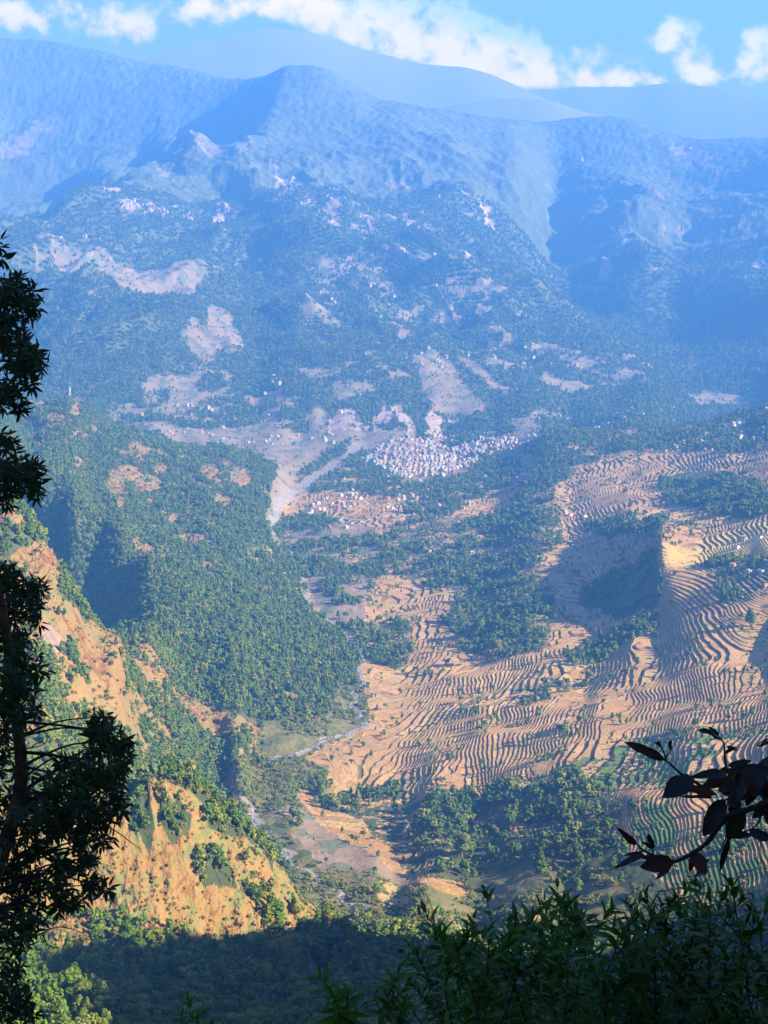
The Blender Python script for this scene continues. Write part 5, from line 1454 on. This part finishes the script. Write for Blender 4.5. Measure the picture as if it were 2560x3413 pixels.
def shrub(tips, envelope, x0, x1, label, seed, n_fill, dd0, dd1, group='shrubs in the lower right corner'):
    r = random.Random(seed)
    t = bpy.data.objects.new('shrub', None); COL.objects.link(t)
    org = at((x0 + x1) / 2, 3700, (dd0 + dd1) / 2); org.z = gz(org.x, org.y); t.location = org
    t['label'] = label; t['category'] = 'shrub'; t['group'] = group
    W_ = lambda v: v - org
    lv = Bag(); st = Bag()
    allt = [(a, b_, r.uniform(dd0, dd0 + .8)) for a, b_ in tips]
    ex = [e[0] for e in envelope]; ey = [e[1] for e in envelope]
    for _ in range(n_fill):
        a = r.uniform(x0, x1)
        top = float(np.interp(a, ex, ey))
        b_ = top + 135 + (3560 - top) * r.uniform(0, 1) ** .85
        allt.append((a, b_, r.uniform(dd0, dd1)))
    def shoot(path, r0, r1, bare=.92):
        st.add(tube([W_(p) for p in path], list(np.linspace(r0, r1, len(path))), 4))
        total = (path[-1] - path[0]).length
        s_ = 0.0; an = r.uniform(0, 6.28)
        while s_ < total * bare:
            f_ = s_ / total
            u = (1 - f_) * (len(path) - 1); i_ = min(int(u), len(path) - 2)
            p = path[i_].lerp(path[i_ + 1], u - i_)
            ax = (path[i_ + 1] - path[i_]).normalized()
            a0 = ax.orthogonal().normalized(); b0 = ax.cross(a0)
            out = a0 * math.cos(an) + b0 * math.sin(an)
            lift = 1.7 - 1.4 * min(1, s_ / .12)
            dr = (out + ax * lift + rv(r) * .2).normalized()
            ln = (.036 + .030 * min(1, s_ / .05)) * r.uniform(.7, 1.25)
            lv.add(leaf_mesh_arrays(W_(p), dr, ax, ln, ln * r.uniform(.22, .32), r.uniform(.1, .9), 4, r.uniform(.15, .4), r.uniform(-.25, .25)))
            an += 2.4 + r.uniform(-.4, .4)
            s_ += r.uniform(.007, .015)
    for (a, b_, dd) in allt:
        tip = at(a, b_, dd)
        lean = r.uniform(-.45, .45)
        n_px = r.uniform(300, 460)
        foot_ = at(a + lean * n_px, b_ + n_px, dd + r.uniform(-.1, .2))
        midp = tip.lerp(foot_, .5) + Vector((r.uniform(-.05, .05), 0, 0))
        path = curve([foot_, midp, tip], 7)
        shoot(path, .005, .0012)
        for k in range(r.randint(3, 5)):
            q = path[r.randint(3, len(path) - 4)]
            dr = ((tip - foot_).normalized() + Vector((r.choice((-1, 1)) * r.uniform(.35, .9), r.uniform(-.5, .5), r.uniform(-.1, .2)))).normalized()
            L_ = r.uniform(.09, .22)
            e = q + dr * L_
            shoot(curve([q, q.lerp(e, .5) + Vector((0, 0, -.008)), e], 3), .0022, .001, .97)
    # side stems down to the root
    for k in range(9):
        q = at(r.uniform(x0, x1), 3600, r.uniform(dd0, dd1))
        st.add(tube([Vector((0, 0, -.15)), W_(q) * .5 + Vector((0, 0, .1)), W_(q)], [.018, .012, .007], 6))
    st.obj('stems', m_twig, t); lv.obj('foliage', m_shrub, t)
    return t
t6 = lambda x, y: (1100 + x * .5425, 2900 + y * .5425)
t7 = lambda x, y: (1800 + x * .458, 2900 + y * .458)
ENV = [(1040, 3420), (1130, 3330), (1160, 3300), (1240, 3340), (1320, 3280), (1345, 3160), (1400, 3200), (1480, 3130), (1560, 3105), (1640, 3130), (1700, 3140), (1740, 3170), (1790, 3040), (1830, 3015), (1900, 3010), (1960, 3060), (2010, 3110), (2080, 3110), (2140, 3160), (2190, 3120), (2240, 2990), (2290, 3020), (2350, 3060), (2400, 3000), (2435, 2950), (2480, 3040), (2560, 3060), (2640, 3040)]
shrub([t6(110, 740), t6(270, 770), t6(390, 705), t6(30, 880), t6(430, 600), t6(470, 430), t6(530, 500)], ENV, 1060, 1420, 'low left end of the leafy green shrubs at the bottom edge', 21, 30, 5.0, 6.6)
shrub([t6(720, 400), t6(850, 380), t6(980, 420), t6(1080, 430), t6(1180, 500), t6(780, 470), t6(910, 470), t6(1320, 210), t6(1470, 195), t6(1140, 245), t6(1570, 290), t6(1150, 330), t6(1240, 270), t6(1400, 380)], ENV, 1420, 2040, 'middle shrub with upright shoots of narrow green leaves at the bottom edge', 22, 74, 4.6, 6.4)
shrub([t7(960, 195), t7(890, 225), t7(1060, 275), t7(1390, 100), t7(1330, 190), t7(1560, 350), t7(1200, 300), t7(640, 400), t7(840, 590), t7(910, 470), t7(1130, 380), t7(1600, 400), t7(1240, 330), t7(820, 320)], ENV, 2040, 2640, 'tallest dark green shrub in the lower right corner', 23, 84, 4.4, 6.2)
shrub([(628, 3338), (605, 3385), (655, 3392)], [(560, 3395), (700, 3395)], 600, 665, 'tiny dark shoot poking up at the middle of the bottom edge', 24, 2, 6.5, 6.8, 'shoots at the bottom edge')

# ------------------------------------------------------------------ haze
def haze_box():
    bpyme = bpy.data.meshes.new('haze')
    x0, x1, y0, y1, z0, z1 = -19000, 19000, -19000, 19000, -1100, 1950
    v = [(x, y, z) for x in (x0, x1) for y in (y0, y1) for z in (z0, z1)]
    fcs = [(0, 1, 3, 2), (4, 6, 7, 5), (0, 4, 5, 1), (2, 3, 7, 6), (0, 2, 6, 4), (1, 5, 7, 3)]
    bpyme.from_pydata(v, [], fcs)
    m = bpy.data.materials.new('haze air')
    m.use_nodes = True
    t = m.node_tree; t.nodes.clear()
    pv = N(t, 'ShaderNodeVolumePrincipled')
    pv.inputs['Color'].default_value = (*HAZE_COLOR, 1)
    pv.inputs['Density'].default_value = HAZE_DENSITY
    pv.inputs['Anisotropy'].default_value = 0.1
    o = N(t, 'ShaderNodeOutputMaterial')
    t.links.new(pv.outputs[0], o.inputs['Volume'])
    m.cycles.homogeneous_volume = True
    bpyme.materials.append(m)
    ob = bpy.data.objects.new('haze', bpyme); COL.objects.link(ob); ob['kind'] = 'stuff'
haze_box()
